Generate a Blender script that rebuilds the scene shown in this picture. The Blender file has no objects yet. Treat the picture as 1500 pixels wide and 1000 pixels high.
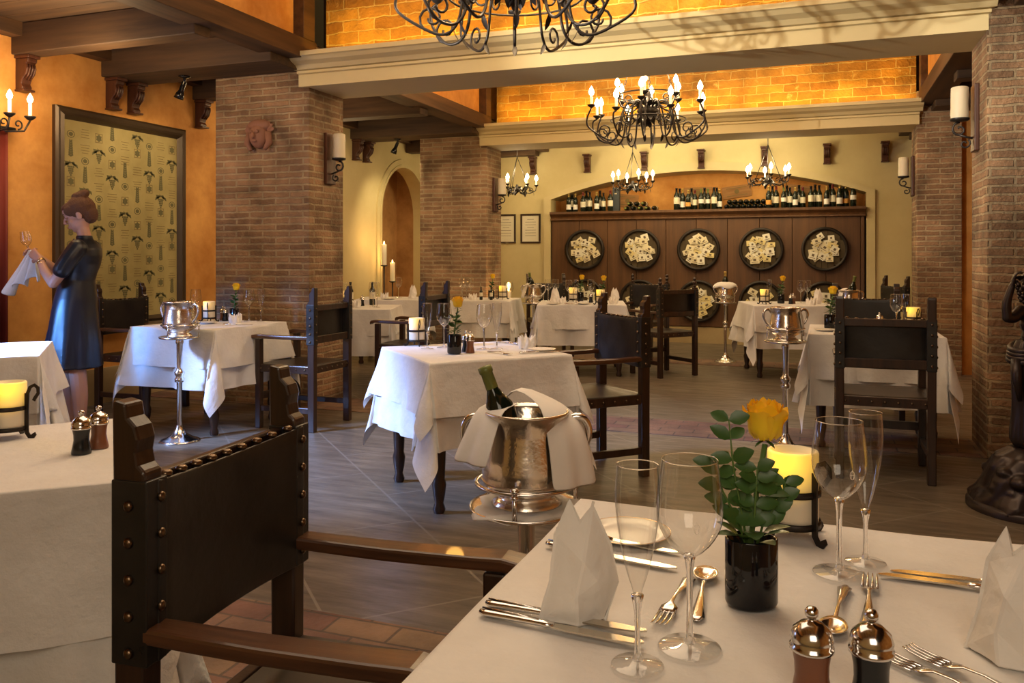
import bpy, math, random
from math import sin, cos, pi, sqrt, radians
from mathutils import Vector, Matrix
random.seed(7)
COL = bpy.context.scene.collection
V = Vector

# ------------------------------------------------------------------ materials
def mat(name, col=(.5,.5,.5), rough=.5, metal=0.0, **kw):
    m = bpy.data.materials.new(name); m.use_nodes = True
    b = m.node_tree.nodes['Principled BSDF']
    b.inputs['Base Color'].default_value = (*col, 1)
    b.inputs['Roughness'].default_value = rough
    b.inputs['Metallic'].default_value = metal
    for k, v in kw.items():
        b.inputs[k.replace('_', ' ')].default_value = v
    return m
def N(m, t, **kw):
    n = m.node_tree.nodes.new(t)
    for k, v in kw.items(): setattr(n, k, v)
    return n
def L(m, a, b): m.node_tree.links.new(a, b)
def B(m): return m.node_tree.nodes['Principled BSDF']
def coords(m, scale=(1,1,1), rot=(0,0,0), src='Object'):
    t = N(m, 'ShaderNodeTexCoord'); p = N(m, 'ShaderNodeMapping')
    p.inputs['Scale'].default_value = scale; p.inputs['Rotation'].default_value = rot
    L(m, t.outputs[src], p.inputs['Vector']); return p.outputs['Vector']
def worldpos(m, scale=(1,1,1), rot=(0,0,0)):
    g = N(m, 'ShaderNodeNewGeometry'); p = N(m, 'ShaderNodeMapping')
    p.inputs['Scale'].default_value = scale; p.inputs['Rotation'].default_value = rot
    L(m, g.outputs['Position'], p.inputs['Vector']); return p.outputs['Vector']
def noise(m, vec, scale=5, detail=4, rough=.55):
    n = N(m, 'ShaderNodeTexNoise'); n.inputs['Scale'].default_value = scale
    n.inputs['Detail'].default_value = detail; n.inputs['Roughness'].default_value = rough
    L(m, vec, n.inputs['Vector']); return n.outputs['Fac']
def ramp(m, fac, stops):
    r = N(m, 'ShaderNodeValToRGB'); e = r.color_ramp.elements
    while len(e) < len(stops): e.new(.5)
    for i, (p, c) in enumerate(stops):
        e[i].position = p; e[i].color = (*c, 1)
    L(m, fac, r.inputs['Fac']); return r.outputs['Color']
def mixc(m, fac, a, b, mode='MIX'):
    x = N(m, 'ShaderNodeMix', data_type='RGBA', blend_type=mode)
    for s, v in ((x.inputs[0], fac), (x.inputs[6], a), (x.inputs[7], b)):
        if isinstance(v, (int, float)): s.default_value = v
        elif isinstance(v, tuple): s.default_value = (*v, 1)
        else: L(m, v, s)
    return x.outputs[2]
def bump(m, h, strength=.3, dist=.01):
    b = N(m, 'ShaderNodeBump'); b.inputs['Strength'].default_value = strength; b.inputs['Distance'].default_value = dist
    L(m, h, b.inputs['Height']); L(m, b.outputs['Normal'], B(m).inputs['Normal'])
def brickmat(name, c1, c2, mortar, w, h, ms, var=.5, bstr=.6, wob=.012, flat=False, light=None):
    m = mat(name, rough=.85)
    pos = worldpos(m)
    nv = N(m, 'ShaderNodeTexNoise'); nv.inputs['Scale'].default_value = 9; nv.inputs['Detail'].default_value = 3
    L(m, pos, nv.inputs['Vector'])
    sx = N(m, 'ShaderNodeSeparateXYZ'); L(m, pos, sx.inputs[0])
    add = N(m, 'ShaderNodeMath', operation='ADD'); L(m, sx.outputs[0], add.inputs[0]); L(m, sx.outputs[1], add.inputs[1])
    cb = N(m, 'ShaderNodeCombineXYZ')
    if flat: L(m, sx.outputs[0], cb.inputs[0]); L(m, sx.outputs[1], cb.inputs[1])
    else: L(m, add.outputs[0], cb.inputs[0]); L(m, sx.outputs[2], cb.inputs[1])
    vs = N(m, 'ShaderNodeVectorMath', operation='MULTIPLY_ADD')
    L(m, nv.outputs['Color'], vs.inputs[0]); vs.inputs[1].default_value = (wob,)*3; L(m, cb.outputs[0], vs.inputs[2])
    br = N(m, 'ShaderNodeTexBrick'); L(m, vs.outputs[0], br.inputs['Vector'])
    br.inputs['Scale'].default_value = 1; br.inputs['Brick Width'].default_value = w; br.inputs['Row Height'].default_value = h
    br.inputs['Mortar Size'].default_value = ms; br.inputs['Mortar Smooth'].default_value = .3; br.inputs['Bias'].default_value = 0
    br.inputs['Color1'].default_value = (*c1,1); br.inputs['Color2'].default_value = (*c2,1); br.inputs['Mortar'].default_value = (*mortar,1)
    n2 = noise(m, pos, 3.2, 5); n3 = noise(m, pos, 40, 3)
    lo = ramp(m, n2, [(.3, (1-var,)*3), (.7, (1+var*.35,)*3)])
    c = mixc(m, 1.0, br.outputs['Color'], lo, 'MULTIPLY')
    if light:   # patches of pale mortar wash
        n4 = ramp(m, noise(m, pos, 7, 5, .7), [(.62,(0,0,0)),(.75,(.75,.75,.75))])
        c = mixc(m, n4, c, light)
    L(m, c, B(m).inputs['Base Color'])
    inv = N(m, 'ShaderNodeMath', operation='MULTIPLY_ADD'); L(m, br.outputs['Fac'], inv.inputs[0]); inv.inputs[1].default_value = -1
    L(m, n3, inv.inputs[2]); bump(m, inv.outputs[0], bstr, .012)
    return m
def plaster(name, a, b, sc=2.0, bstr=.15):
    m = mat(name, rough=.8); p = worldpos(m)
    n = noise(m, p, sc, 8, .65); L(m, ramp(m, n, [(.35, a), (.65, b)]), B(m).inputs['Base Color'])
    bump(m, noise(m, p, 14, 5), bstr, .01); return m
def woodmat(name, a, b, axis=0, rough=.55, sc=1.0, src='Object', coat=0.0):
    m = mat(name, rough=rough, Coat_Weight=coat); s = [22*sc]*3; s[axis] = 1.6*sc
    p = coords(m, tuple(s), src=src) if src == 'Object' else worldpos(m, tuple(s))
    n = noise(m, p, 1.6, 6, .6); L(m, ramp(m, n, [(.3, a), (.7, b)]), B(m).inputs['Base Color'])
    bump(m, n, .25, .004); return m

M = {}
M['brick'] = brickmat('pillar_brick', (.40,.235,.125), (.24,.135,.07), (.42,.31,.18), .27, .055, .010, .62, 1.0, .020, light=(.46,.33,.19))
M['vault'] = brickmat('vault_brick', (.58,.30,.045), (.36,.16,.022), (.66,.45,.14), .29, .095, .007, .6, .9, .045, light=(.78,.58,.22))
M['floorbrick'] = brickmat('terracotta_floor', (.20,.10,.07), (.26,.17,.10), (.12,.085,.06), .24, .12, .006, .5, .5, .01, flat=True)
M['orange'] = plaster('orange_plaster', (.50,.20,.035), (.78,.40,.11), 1.8)
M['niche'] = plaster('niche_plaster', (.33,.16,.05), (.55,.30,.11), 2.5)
M['yellow'] = plaster('yellow_plaster', (.60,.49,.24), (.68,.57,.30), 1.2, .05)
M['cream'] = plaster('cream_paint', (.62,.51,.27), (.66,.55,.30), 1.0, .02)
M['tan'] = plaster('tan_base', (.36,.26,.13), (.45,.34,.18), 1.0, .05)
M['beam'] = woodmat('ceiling_wood', (.030,.015,.007), (.10,.052,.022), 0, .7, .35, 'World')
M['beamy'] = woodmat('beam_wood', (.035,.016,.007), (.11,.052,.02), 1, .65, .35, 'World')
M['panel'] = woodmat('cabinet_wood', (.075,.032,.012), (.15,.066,.024), 2, .5, .35, 'World')
M['corbel'] = woodmat('corbel_wood', (.045,.014,.008), (.10,.035,.018), 2, .4)
M['chair'] = woodmat('chair_wood', (.014,.006,.004), (.044,.018,.009), 2, .34, 1, coat=.3)
M['arm'] = woodmat('arm_wood', (.035,.013,.007), (.12,.048,.02), 1, .3, 1, coat=.3)
M['iron'] = mat('wrought_iron', (.035,.028,.024), .45, .7)
M['chiron'] = mat('chandelier_iron', (.045,.038,.034), .4, .6)
M['bronze'] = mat('dark_bronze', (.035,.024,.022), .38, .55)
M['nail'] = mat('nail_brass', (.16,.11,.07), .3, 1)
M['silver'] = mat('silver', (.78,.76,.74), .18, 1)
M['steel'] = mat('steel', (.70,.68,.66), .15, 1)
M['blade'] = mat('blade', (.66,.61,.52), .2, 1)
M['black'] = mat('black_gloss', (.006,.006,.008), .06)
M['pepper'] = mat('pepper_mill_black', (.008,.010,.012), .22)
M['salt'] = mat('salt_mill_brown', (.20,.075,.035), .3)
M['skin'] = mat('skin', (.50,.26,.17), .5, Subsurface_Weight=.1)
m = mat('hair', (.10,.038,.012), .8); p = coords(m, (60,60,14)); bump(m, noise(m, p, 3, 4), .8, .01); M['hair'] = m
M['dress'] = mat('dress', (.006,.008,.014), .38)
M['gold'] = mat('gold', (.8,.6,.3), .25, 1)
M['terra'] = mat('terracotta', (.28,.13,.08), .8)
M['green'] = mat('leaf_green', (.045,.11,.022), .38)
M['stem'] = mat('stem_green', (.09,.17,.035), .5)
M['rose'] = mat('rose_yellow', (1.0,.60,.015), .55, Subsurface_Weight=.2)
M['plate'] = mat('porcelain', (.82,.79,.73), .32)
M['white'] = mat('white', (.85,.82,.75), .6)
M['bottle'] = mat('bottle_glass', (.008,.014,.008), .08)
M['foil_red'] = mat('foil_red', (.15,.02,.02), .3)
M['foil_gold'] = mat('foil_gold', (.6,.42,.12), .3, .6)
M['foil_green'] = mat('foil_green', (.17,.20,.05), .35, .1)
M['label'] = mat('label_cream', (.78,.72,.55), .7)
M['label_o'] = mat('label_orange', (.7,.35,.08), .7)
M['box'] = mat('box_grey', (.05,.06,.07), .6)
M['card'] = mat('card_cream', (.80,.72,.50), .8)
M['card2'] = mat('card_pale', (.86,.82,.68), .8)
M['card3'] = mat('card_yellow', (.78,.66,.32), .8)
M['ink'] = mat('ink', (.15,.11,.07), .8)
M['crate'] = woodmat('crate_wood', (.30,.14,.04), (.48,.25,.09), 0, .7)
M['curtain'] = mat('red_curtain', (.18,.02,.012), .7)
M['cork'] = mat('barrel_head', (.085,.06,.03), .8)
M['fabric'] = None
m = mat('tapestry', rough=.9); p = coords(m); n = noise(m, p, 3, 4)
L(m, ramp(m, n, [(.3, (.30,.24,.09)), (.7, (.42,.34,.14))]), B(m).inputs['Base Color']); M['fabric'] = m
M['motif'] = mat('motif', (.14,.125,.055), .9); M['motif2'] = mat('motif_light', (.22,.16,.06), .9)
# leather
m = mat('black_leather', (.012,.010,.010), .33); p = coords(m)
n = noise(m, p, 6, 5); L(m, ramp(m, n, [(.3, (.008,.007,.007)), (.75, (.026,.022,.018))]), B(m).inputs['Base Color'])
L(m, ramp(m, n, [(.3, (.26,)*3), (.7, (.48,)*3)]), B(m).inputs['Roughness']); bump(m, noise(m, p, 12, 4), .25, .01); M['leather'] = m
m = mat('brown_leather', (.04,.022,.012), .4); p = coords(m); n = noise(m, p, 8, 5)
L(m, ramp(m, n, [(.3, (.016,.010,.007)), (.7, (.042,.025,.015))]), B(m).inputs['Base Color']); M['leather2'] = m
# cloth
m = mat('white_cloth', (.82,.80,.77), .8, Sheen_Weight=.15); p = coords(m)
n = noise(m, p, 5, 5, .6); L(m, ramp(m, n, [(.3, (.74,.71,.67)), (.7, (.84,.82,.79))]), B(m).inputs['Base Color'])
bump(m, noise(m, p, 7, 6, .6), .6, .02); M['cloth'] = m
m = mat('napkin_cloth', (.86,.83,.78), .85); p = coords(m); bump(m, noise(m, p, 18, 4), .15, .01); M['napkin'] = m
# slate floor
m = mat('slate', rough=.42); p = worldpos(m, rot=(0,0,radians(45)))
st = worldpos(m, (1.6,9,1), (0,0,radians(14))); n1 = noise(m, st, 1.7, 7, .65); n2 = noise(m, p, .9, 3)
c = ramp(m, n1, [(.3, (.085,.066,.046)), (.55, (.155,.122,.085)), (.75, (.22,.18,.13))])
c = mixc(m, 1.0, c, ramp(m, n2, [(.3,(.75,)*3),(.7,(1.15,)*3)]), 'MULTIPLY')
br = N(m, 'ShaderNodeTexBrick', offset=0.5); L(m, p, br.inputs['Vector'])
for k, v in (('Scale',1),('Brick Width',.95),('Row Height',.62),('Mortar Size',.006),('Mortar Smooth',.2)): br.inputs[k].default_value = v
c = mixc(m, br.outputs['Fac'], c, (.20,.17,.13)); L(m, c, B(m).inputs['Base Color'])
L(m, ramp(m, n1, [(.3,(.5,)*3),(.7,(.34,)*3)]), B(m).inputs['Roughness']); bump(m, n1, .35, .01); M['slate'] = m
# hammered silver with condensation
m = mat('frosted_silver', (.78,.71,.62), .22, 1); p = coords(m); bump(m, noise(m, p, 70, 2), .28, .004)
L(m, ramp(m, noise(m, p, 9, 4), [(.35,(.16,)*3),(.7,(.36,)*3)]), B(m).inputs['Roughness']); M['frost'] = m
# thin glass shell
def thinglass(name, tint=(1,1,1), lo=.075, hi=1.0):
    m = bpy.data.materials.new(name); m.use_nodes = True; nt = m.node_tree; nt.nodes.clear()
    o = nt.nodes.new('ShaderNodeOutputMaterial'); t = nt.nodes.new('ShaderNodeBsdfTransparent'); g = nt.nodes.new('ShaderNodeBsdfGlossy')
    t.inputs[0].default_value = (*tint,1); g.inputs['Roughness'].default_value = .03
    lw = nt.nodes.new('ShaderNodeLayerWeight'); lw.inputs['Blend'].default_value = .5
    pw = nt.nodes.new('ShaderNodeMath'); pw.operation = 'POWER'; pw.inputs[1].default_value = 2.6
    ml = nt.nodes.new('ShaderNodeMath'); ml.operation = 'MULTIPLY_ADD'; ml.inputs[1].default_value = hi-lo; ml.inputs[2].default_value = lo
    mx = nt.nodes.new('ShaderNodeMixShader')
    nt.links.new(lw.outputs['Facing'], pw.inputs[0]); nt.links.new(pw.outputs[0], ml.inputs[0]); nt.links.new(ml.outputs[0], mx.inputs[0])
    nt.links.new(t.outputs[0], mx.inputs[1]); nt.links.new(g.outputs[0], mx.inputs[2]); nt.links.new(mx.outputs[0], o.inputs[0])
    return m
M['glass'] = thinglass('glass_bowl', (.97,.97,.96))
M['glassS'] = mat('glass_solid', (1,1,1), .0, Transmission_Weight=1.0, IOR=1.45)
# emissive
def emis(name, col, st, base=(.9,.8,.6)):
    m = mat(name, base, .6); b = B(m); b.inputs['Emission Color'].default_value = (*col,1); b.inputs['Emission Strength'].default_value = st
    try: m.cycles.emission_sampling = 'NONE'
    except Exception: pass
    return m
M['bulb'] = emis('bulb_glow', (1,.78,.42), 22)
M['flame'] = emis('flame', (1,.72,.30), 14)
M['candlew'] = emis('candle_sleeve', (1,.72,.36), .9, (.85,.78,.6))
M['spotface'] = emis('spot_face', (1,.85,.6), 20)
M['wax'] = mat('ivory_wax', (.78,.68,.48), .5, Subsurface_Weight=.1)
# LED pillar candle: wax glowing from its hollow top (object z: 0..h)
def ledwax(name, h, yc=0.0):
    m = mat(name, (.82,.74,.58), .5); b = B(m); tc = N(m, 'ShaderNodeTexCoord')
    d = N(m, 'ShaderNodeVectorMath', operation='DISTANCE'); d.inputs[1].default_value = (-.25*h, -.22*h, h*.95)
    L(m, tc.outputs['Object'], d.inputs[0])
    mr = N(m, 'ShaderNodeMapRange'); mr.inputs['From Min'].default_value = h*.12; mr.inputs['From Max'].default_value = h*.72
    mr.inputs['To Min'].default_value = 1; mr.inputs['To Max'].default_value = 0; L(m, d.outputs['Value'], mr.inputs['Value'])
    pw = N(m, 'ShaderNodeMath', operation='POWER'); L(m, mr.outputs[0], pw.inputs[0]); pw.inputs[1].default_value = 1.6
    ml = N(m, 'ShaderNodeMath', operation='MULTIPLY'); L(m, pw.outputs[0], ml.inputs[0]); ml.inputs[1].default_value = 1.7
    b.inputs['Emission Color'].default_value = (1,.52,.0,1); L(m, ml.outputs[0], b.inputs['Emission Strength'])
    try: m.cycles.emission_sampling = 'NONE'
    except Exception: pass
    return m
M['led'] = ledwax('led_wax', .125)
M['ledS'] = mat('led_wax_lower', (.80,.72,.56), .5)

# ------------------------------------------------------------------ mesh builder
class MB:
    def __init__(s): s.v = []; s.f = []; s.mi = []; s.sm = []; s.cur = 0
    def add(s, vs, fs, smooth=False):
        o = len(s.v); s.v += [tuple(p) for p in vs]
        for f in fs: s.f.append([i+o for i in f]); s.mi.append(s.cur); s.sm.append(smooth)
    def box(s, c, d, R=None):
        hx, hy, hz = d[0]/2, d[1]/2, d[2]/2; vs = []
        for z in (-hz, hz):
            for x, y in ((-hx,-hy),(hx,-hy),(hx,hy),(-hx,hy)):
                p = V((x,y,z)); p = R @ p if R else p; vs.append(p+V(c))
        s.add(vs, [(3,2,1,0),(4,5,6,7),(0,1,5,4),(1,2,6,5),(2,3,7,6),(3,0,4,7)])
    def b2(s, a, b): s.box([(a[i]+b[i])/2 for i in range(3)], [abs(b[i]-a[i]) for i in range(3)])
    def bar(s, p, q, w, h):
        p, q = V(p), V(q); d = q-p; R = d.to_track_quat('Y','Z').to_matrix(); s.box((p+q)/2, (w, d.length, h), R)
    def tube(s, pts, r, n=8, cap=True, flat=None, up=None, smooth=True):
        pts = [V(p) for p in pts]; k = len(pts); rs = r if isinstance(r,(list,tuple)) else [r]*k
        tang = [(pts[min(i+1,k-1)]-pts[max(i-1,0)]).normalized() for i in range(k)]
        u = V(up) if up else (V((0,0,1)) if abs(tang[0].z) < .9 else V((1,0,0)))
        vs = []; a0 = pi/4 if n == 4 else 0
        for i in range(k):
            t = tang[i]; x = u.cross(t)
            if x.length < 1e-6: x = V((1,0,0)).cross(t)
            x.normalize(); y = t.cross(x); 
            if not up: u = y
            for j in range(n):
                a = a0+2*pi*j/n; kx, ky = (flat if flat else (1,1))
                vs.append(pts[i] + x*cos(a)*rs[i]*kx + y*sin(a)*rs[i]*ky)
        fs = [(i*n+j, i*n+(j+1)%n, (i+1)*n+(j+1)%n, (i+1)*n+j) for i in range(k-1) for j in range(n)]
        if cap: fs += [tuple(range(n))[::-1], tuple(range((k-1)*n, k*n))]
        s.add(vs, fs, smooth and n > 4)
    def strap(s, pts, w, t, up=(1,0,0)): s.tube(pts, 1.4142/2, 4, flat=(w, t), up=up)
    def lathe(s, prof, n=24, c=(0,0,0), sx=1, sy=1, closed=False, R=None, smooth=True, wob=None):
        vs = []; k = len(prof)
        for r, z in prof:
            for j in range(n):
                a = 2*pi*j/n; q = r*(1+(wob(a,z) if wob else 0)); p = V((q*cos(a)*sx, q*sin(a)*sy, z)); p = R @ p if R else p; vs.append(p+V(c))
        fs = [(i*n+j, i*n+(j+1)%n, (i+1)*n+(j+1)%n, (i+1)*n+j) for i in range(k-1) for j in range(n)]
        s.add(vs, fs, smooth)
        if not closed:
            if prof[0][0] > 1e-5: s.add(vs[:n], [tuple(range(n))[::-1]])
            if prof[-1][0] > 1e-5: s.add(vs[-n:], [tuple(range(n))])
    def sph(s, c, r, n=12, sc=(1,1,1), R=None):
        s.lathe([(max(1e-4, r*sin(pi*i/8)), -r*cos(pi*i/8)) for i in range(9)], n, c, R=(R or Matrix.Identity(3)) @ Matrix.Diagonal(sc))
    def prism(s, poly, t, R=None, c=(0,0,0), smooth=False):
        # poly in local xz, thickness along y
        k = len(poly); vs = []
        for y in (-t/2, t/2):
            for x, z in poly: p = V((x,y,z)); p = R @ p if R else p; vs.append(p+V(c))
        s.add(vs, [tuple(range(k)), tuple(range(2*k-1, k-1, -1))] + [(i, k+i, k+(i+1)%k, (i+1)%k) for i in range(k)], smooth)
    def leaf(s, b, d, nrm, ln, w, fold=.15):
        b, d, nrm = V(b), V(d).normalized(), V(nrm); x = d.cross(nrm).normalized(); nn = x.cross(d)
        vs = []; prof = [(0,.05),(.2,.7),(.45,1),(.72,.8),(.92,.35),(1,.02)]
        for t, q in prof:
            m_ = b + d*ln*t - nn*ln*.18*t*t
            vs += [m_ - x*w/2*q + nn*w*fold*q, m_, m_ + x*w/2*q + nn*w*fold*q]
        fs = []
        for i in range(5): a = i*3; fs += [(a,a+1,a+4,a+3),(a+1,a+2,a+5,a+4)]
        s.add(vs, fs, True)
    def build(s, name, mats, parent=None, bev=0, kind=None, sub=0, solid=0, loc=None):
        me = bpy.data.meshes.new(name); me.from_pydata(s.v, [], s.f)
        if not isinstance(mats, (list,tuple)): mats = [mats]
        for m_ in mats: me.materials.append(m_)
        me.polygons.foreach_set('material_index', s.mi); me.polygons.foreach_set('use_smooth', s.sm); me.update()
        o = bpy.data.objects.new(name, me); COL.objects.link(o)
        if parent: o.parent = parent
        if loc: o.location = loc
        if solid: d = o.modifiers.new('s','SOLIDIFY'); d.thickness = solid
        if sub: d = o.modifiers.new('u','SUBSURF'); d.levels = sub; d.render_levels = sub
        if bev: d = o.modifiers.new('b','BEVEL'); d.width = bev; d.segments = 2; d.limit_method = 'ANGLE'; d.angle_limit = radians(40)
        if kind: o['kind'] = kind
        return o
def tag(o, label, cat, group=None):
    o['label'] = label; o['category'] = cat
    if group: o['group'] = group
    return o
def empty(name, loc=(0,0,0), rz=0):
    o = bpy.data.objects.new(name, None); COL.objects.link(o); o.location = loc; o.rotation_euler = (0,0,rz); o.empty_display_size = .05; return o
PROTO = {}
def _copy(o, parent=None):
    c = o.copy(); COL.objects.link(c); c.parent = parent
    for ch in list(o.children): _copy(ch, c)
    return c
def put(key, loc, rz, label, cat, group=None, scale=1.0, rot=None):
    """place the prototype on first use, a copy of it and its parts afterwards"""
    o, used = PROTO[key]
    if used: o = _copy(o)
    PROTO[key] = (PROTO[key][0], True)
    o.location = loc; o.rotation_euler = rot if rot else (0,0,rz); o.scale = (scale,)*3
    for k in ('label','category','group'):
        if k in o: del o[k]
    return tag(o, label, cat, group)
def proto(key, root): PROTO[key] = (root, False)
def struct(name, mb, m_, **k): return mb.build(name, m_, kind='structure', **k)
def arc(c, r, a0, a1, n, plane='xz'):
    out = []
    for i in range(n+1):
        a = a0+(a1-a0)*i/n; u, w = r*cos(a), r*sin(a)
        out.append(V(c)+ (V((u,0,w)) if plane=='xz' else V((0,u,w)) if plane=='yz' else V((u,w,0))))
    return out

# ------------------------------------------------------------------ camera
YAW = radians(20.25); H = 1.26
cam = bpy.data.cameras.new('camera'); co = bpy.data.objects.new('camera', cam); COL.objects.link(co)
co.location = (0,0,H); co.rotation_euler = (radians(90), 0, YAW)
cam.sensor_width = 36; cam.lens = 36*1220/1500; cam.shift_y = -125/1500; cam.clip_start = .02
bpy.context.scene.camera = co

# ------------------------------------------------------------------ the setting
XL, XR, XW, XRW, YB = -3.99, .98, -5.79, 2.9, 12.3
mb = MB(); mb.b2((XW-.2,-2,-.1),(XRW+.2,YB+.6,0)); struct('floor', mb, M['slate'])
for i, (y0, y1) in enumerate(((1.98,2.53),(5.88,6.42),(9.81,10.36))):
    mb = MB(); mb.b2((XW,y0,-.05),(XRW,y1,.004)); struct('trim_%d' % (i+1), mb, M['floorbrick'])
# left wall with the arched niche (x = XW plane), pieces as one mesh
def wall_piece(name, x, y0, y1, z1, m_, hole=None, th=.2, side=1):
    mb = MB()
    if not hole: mb.b2((x-th*side,y0,0),(x,y1,z1))
    else:
        a, b, zb, zs = hole; r = (b-a)/2; cy = (a+b)/2; n = 18
        mb.b2((x-th*side,y0,0),(x,a,z1)); mb.b2((x-th*side,b,0),(x,y1,z1)); mb.b2((x-th*side,a,0),(x,b,zb))
        pts = [(cy-r*cos(pi*i/n), zs+r*sin(pi*i/n)) for i in range(n+1)]
        for (ya,za),(yb,zb2) in zip(pts, pts[1:]):
            mb.add([(x,ya,za),(x,yb,zb2),(x,yb,z1),(x,ya,z1)], [(0,1,2,3)])
            mb.add([(x,ya,za),(x,yb,zb2),(x-th,yb,zb2),(x-th,ya,za)], [(3,2,1,0)])
    return struct(name, mb, m_)
wall_piece('wall_left', XW, -2, 8.3, 4.5, M['orange'])
HOLE = (10.35, 11.75, .35, 1.87)
wall_piece('wall_left_far', XW, 8.3, YB+.6, 4.5, M['yellow'], HOLE)
mb = MB(); mb.b2((XW-.55,10.2,0),(XW-.5,11.9,2.8)); mb.b2((XW-.5,10.3,.3),(XW-.18,11.8,.35)); mb.b2((XW-.5,10.28,.3),(XW-.19,10.34,2.8)); mb.b2((XW-.5,11.76,.3),(XW-.19,11.82,2.8)); mb.b2((XW-.5,10.3,2.6),(XW-.19,11.8,2.65))
struct('wall_niche', mb, M['niche'])
mb = MB(); r = .7
def arch_strip(mb, x, ri, ro, dep):
    n = 24; cy = 11.05; zs = 1.87
    P = [(cy-ri,.35)] + [(cy-ri*cos(pi*i/n), zs+ri*sin(pi*i/n)) for i in range(n+1)] + [(cy+ri,.35)]
    Q = [(cy-ro,.35)] + [(cy-ro*cos(pi*i/n), zs+ro*sin(pi*i/n)) for i in range(n+1)] + [(cy+ro,.35)]
    for i in range(len(P)-1):
        a, b, c, d = P[i], P[i+1], Q[i+1], Q[i]
        f = [(x+dep,*a),(x+dep,*b),(x+dep,*c),(x+dep,*d),(x,*a),(x,*b),(x,*c),(x,*d)]
        mb.add(f, [(3,2,1,0),(0,1,5,4),(2,3,7,6)])
arch_strip(mb, XW, .7, .74, .03); arch_strip(mb, XW, .74, .82, .02); struct('trim_4', mb, M['yellow'])
mb = MB(); mb.b2((XW,-2,0),(XW+.03,8.3,.30)); struct('baseboard_left', mb, M['tan'])
mb = MB(); mb.b2((XRW,-2,0),(XRW+.2,YB+.6,4.5)); struct('wall_right', mb, M['orange'])
mb = MB(); mb.b2((XW,-2.2,0),(XRW,-2,4.5)); struct('wall_front', mb, M['yellow'])
# back wall with segmental recess
RX0, RX1, ZS, ZA = -3.89, .60, 2.13, 2.50
def seg(x0=RX0, x1=RX1, zs=ZS, za=ZA, n=28):
    c = (x1-x0)/2; s_ = za-zs; R_ = (c*c+s_*s_)/(2*s_); cx = (x0+x1)/2; cz = za-R_; a = math.asin(c/R_)
    return [(cx+R_*sin(-a+2*a*i/n), cz+R_*cos(-a+2*a*i/n)) for i in range(n+1)]
mb = MB(); mb.b2((XW,YB,0),(RX0,YB+.25,4.5)); mb.b2((RX1,YB,0),(XRW,YB+.25,4.5))
S = seg()
for (xa,za),(xb,zb) in zip(S, S[1:]):
    mb.add([(xa,YB,za),(xb,YB,zb),(xb,YB,4.5),(xa,YB,4.5)], [(0,1,2,3)])
    mb.add([(xa,YB,za),(xb,YB,zb),(xb,YB+.5,zb),(xa,YB+.5,za)], [(3,2,1,0)])
struct('wall_back', mb, M['yellow'])
mb = MB(); mb.b2((RX0-.1,YB+.5,0),(RX1+.1,YB+.55,2.6)); mb.b2((RX0-.05,YB+.24,0),(RX0,YB+.5,2.6)); mb.b2((RX1,YB+.24,0),(RX1+.05,YB+.5,2.6)); struct('wall_recess', mb, M['orange'])
mb = MB(); T_ = seg(RX0-.11, RX1+.11, ZS+.03, ZA+.12)
for w0, w1, y in ((0,1,.035),):
    P = [(RX0,.0)]+S+[(RX1,.0)]; Q = [(RX0-.11,.0)]+T_+[(RX1+.11,.0)]
    for i in range(len(P)-1):
        a, b, c, d = P[i], P[i+1], Q[i+1], Q[i]
        f = [(p[0],YB-y,p[1]) for p in (a,b,c,d)]+[(p[0],YB,p[1]) for p in (a,b,c,d)]
        mb.add(f, [(0,1,2,3),(4,5,1,0),(2,6,7,3)])
struct('trim_5', mb, M['cream'])
mb = MB(); mb.b2((XW,YB-.05,0),(XRW,YB-.001,.23)); struct('baseboard_back', mb, M['tan'])
# brick pillars
def pillar(i, x0, x1, y0, y1, zt):
    mb = MB(); mb.b2((x0,y0,0),(x1,y1,zt)); return struct('pillar_%d' % i, mb, M['brick'], bev=.008)
pillar(1, -4.95, XL, 5.93, 6.46, 3.03); pillar(2, -4.93, XL, 9.86, 10.4, 3.03)
pillar(3, XR, 1.95, 5.88, 6.44, 3.03); pillar(4, XR, 1.41, 9.86, 10.4, 3.03)
mb = MB(); mb.b2((1.415,9.95,0),(1.95,10.3,3.03)); struct('pillar_5', mb, M['orange'])
# transverse cream beams with crown moulding
def crown(i, y0, y1):
    mb = MB(); f = [(0,2.665),(0,2.765),(-.025,2.77),(-.025,2.79),(0,2.795),(-.03,2.80),(-.06,2.83),(-.12,2.85),(-.15,2.875),(-.17,2.88),(-.17,2.915)]
    poly = [(y0+a, z) for a, z in f] + [(y1-a, z) for a, z in f[::-1]]
    k = len(poly); xs = ((XL-.06, XR+.06),)
    x0, x1 = -4.06, 1.0
    # square-cut ends; the moulding returns a little past the beam
    vs = [(x0-(.0 if z < 2.8 else .03), y, z) for y, z in poly] + [(x1+(.0 if z < 2.8 else .03), y, z) for y, z in poly]
    mb.add(vs, [tuple(range(k))[::-1], tuple(range(k,2*k))] + [(j, (j+1)%k, k+(j+1)%k, k+j) for j in range(k)])
    return struct('beam_%d' % i, mb, M['cream'])
crown(1, 5.88, 6.46); crown(2, 9.81, 10.4)
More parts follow.
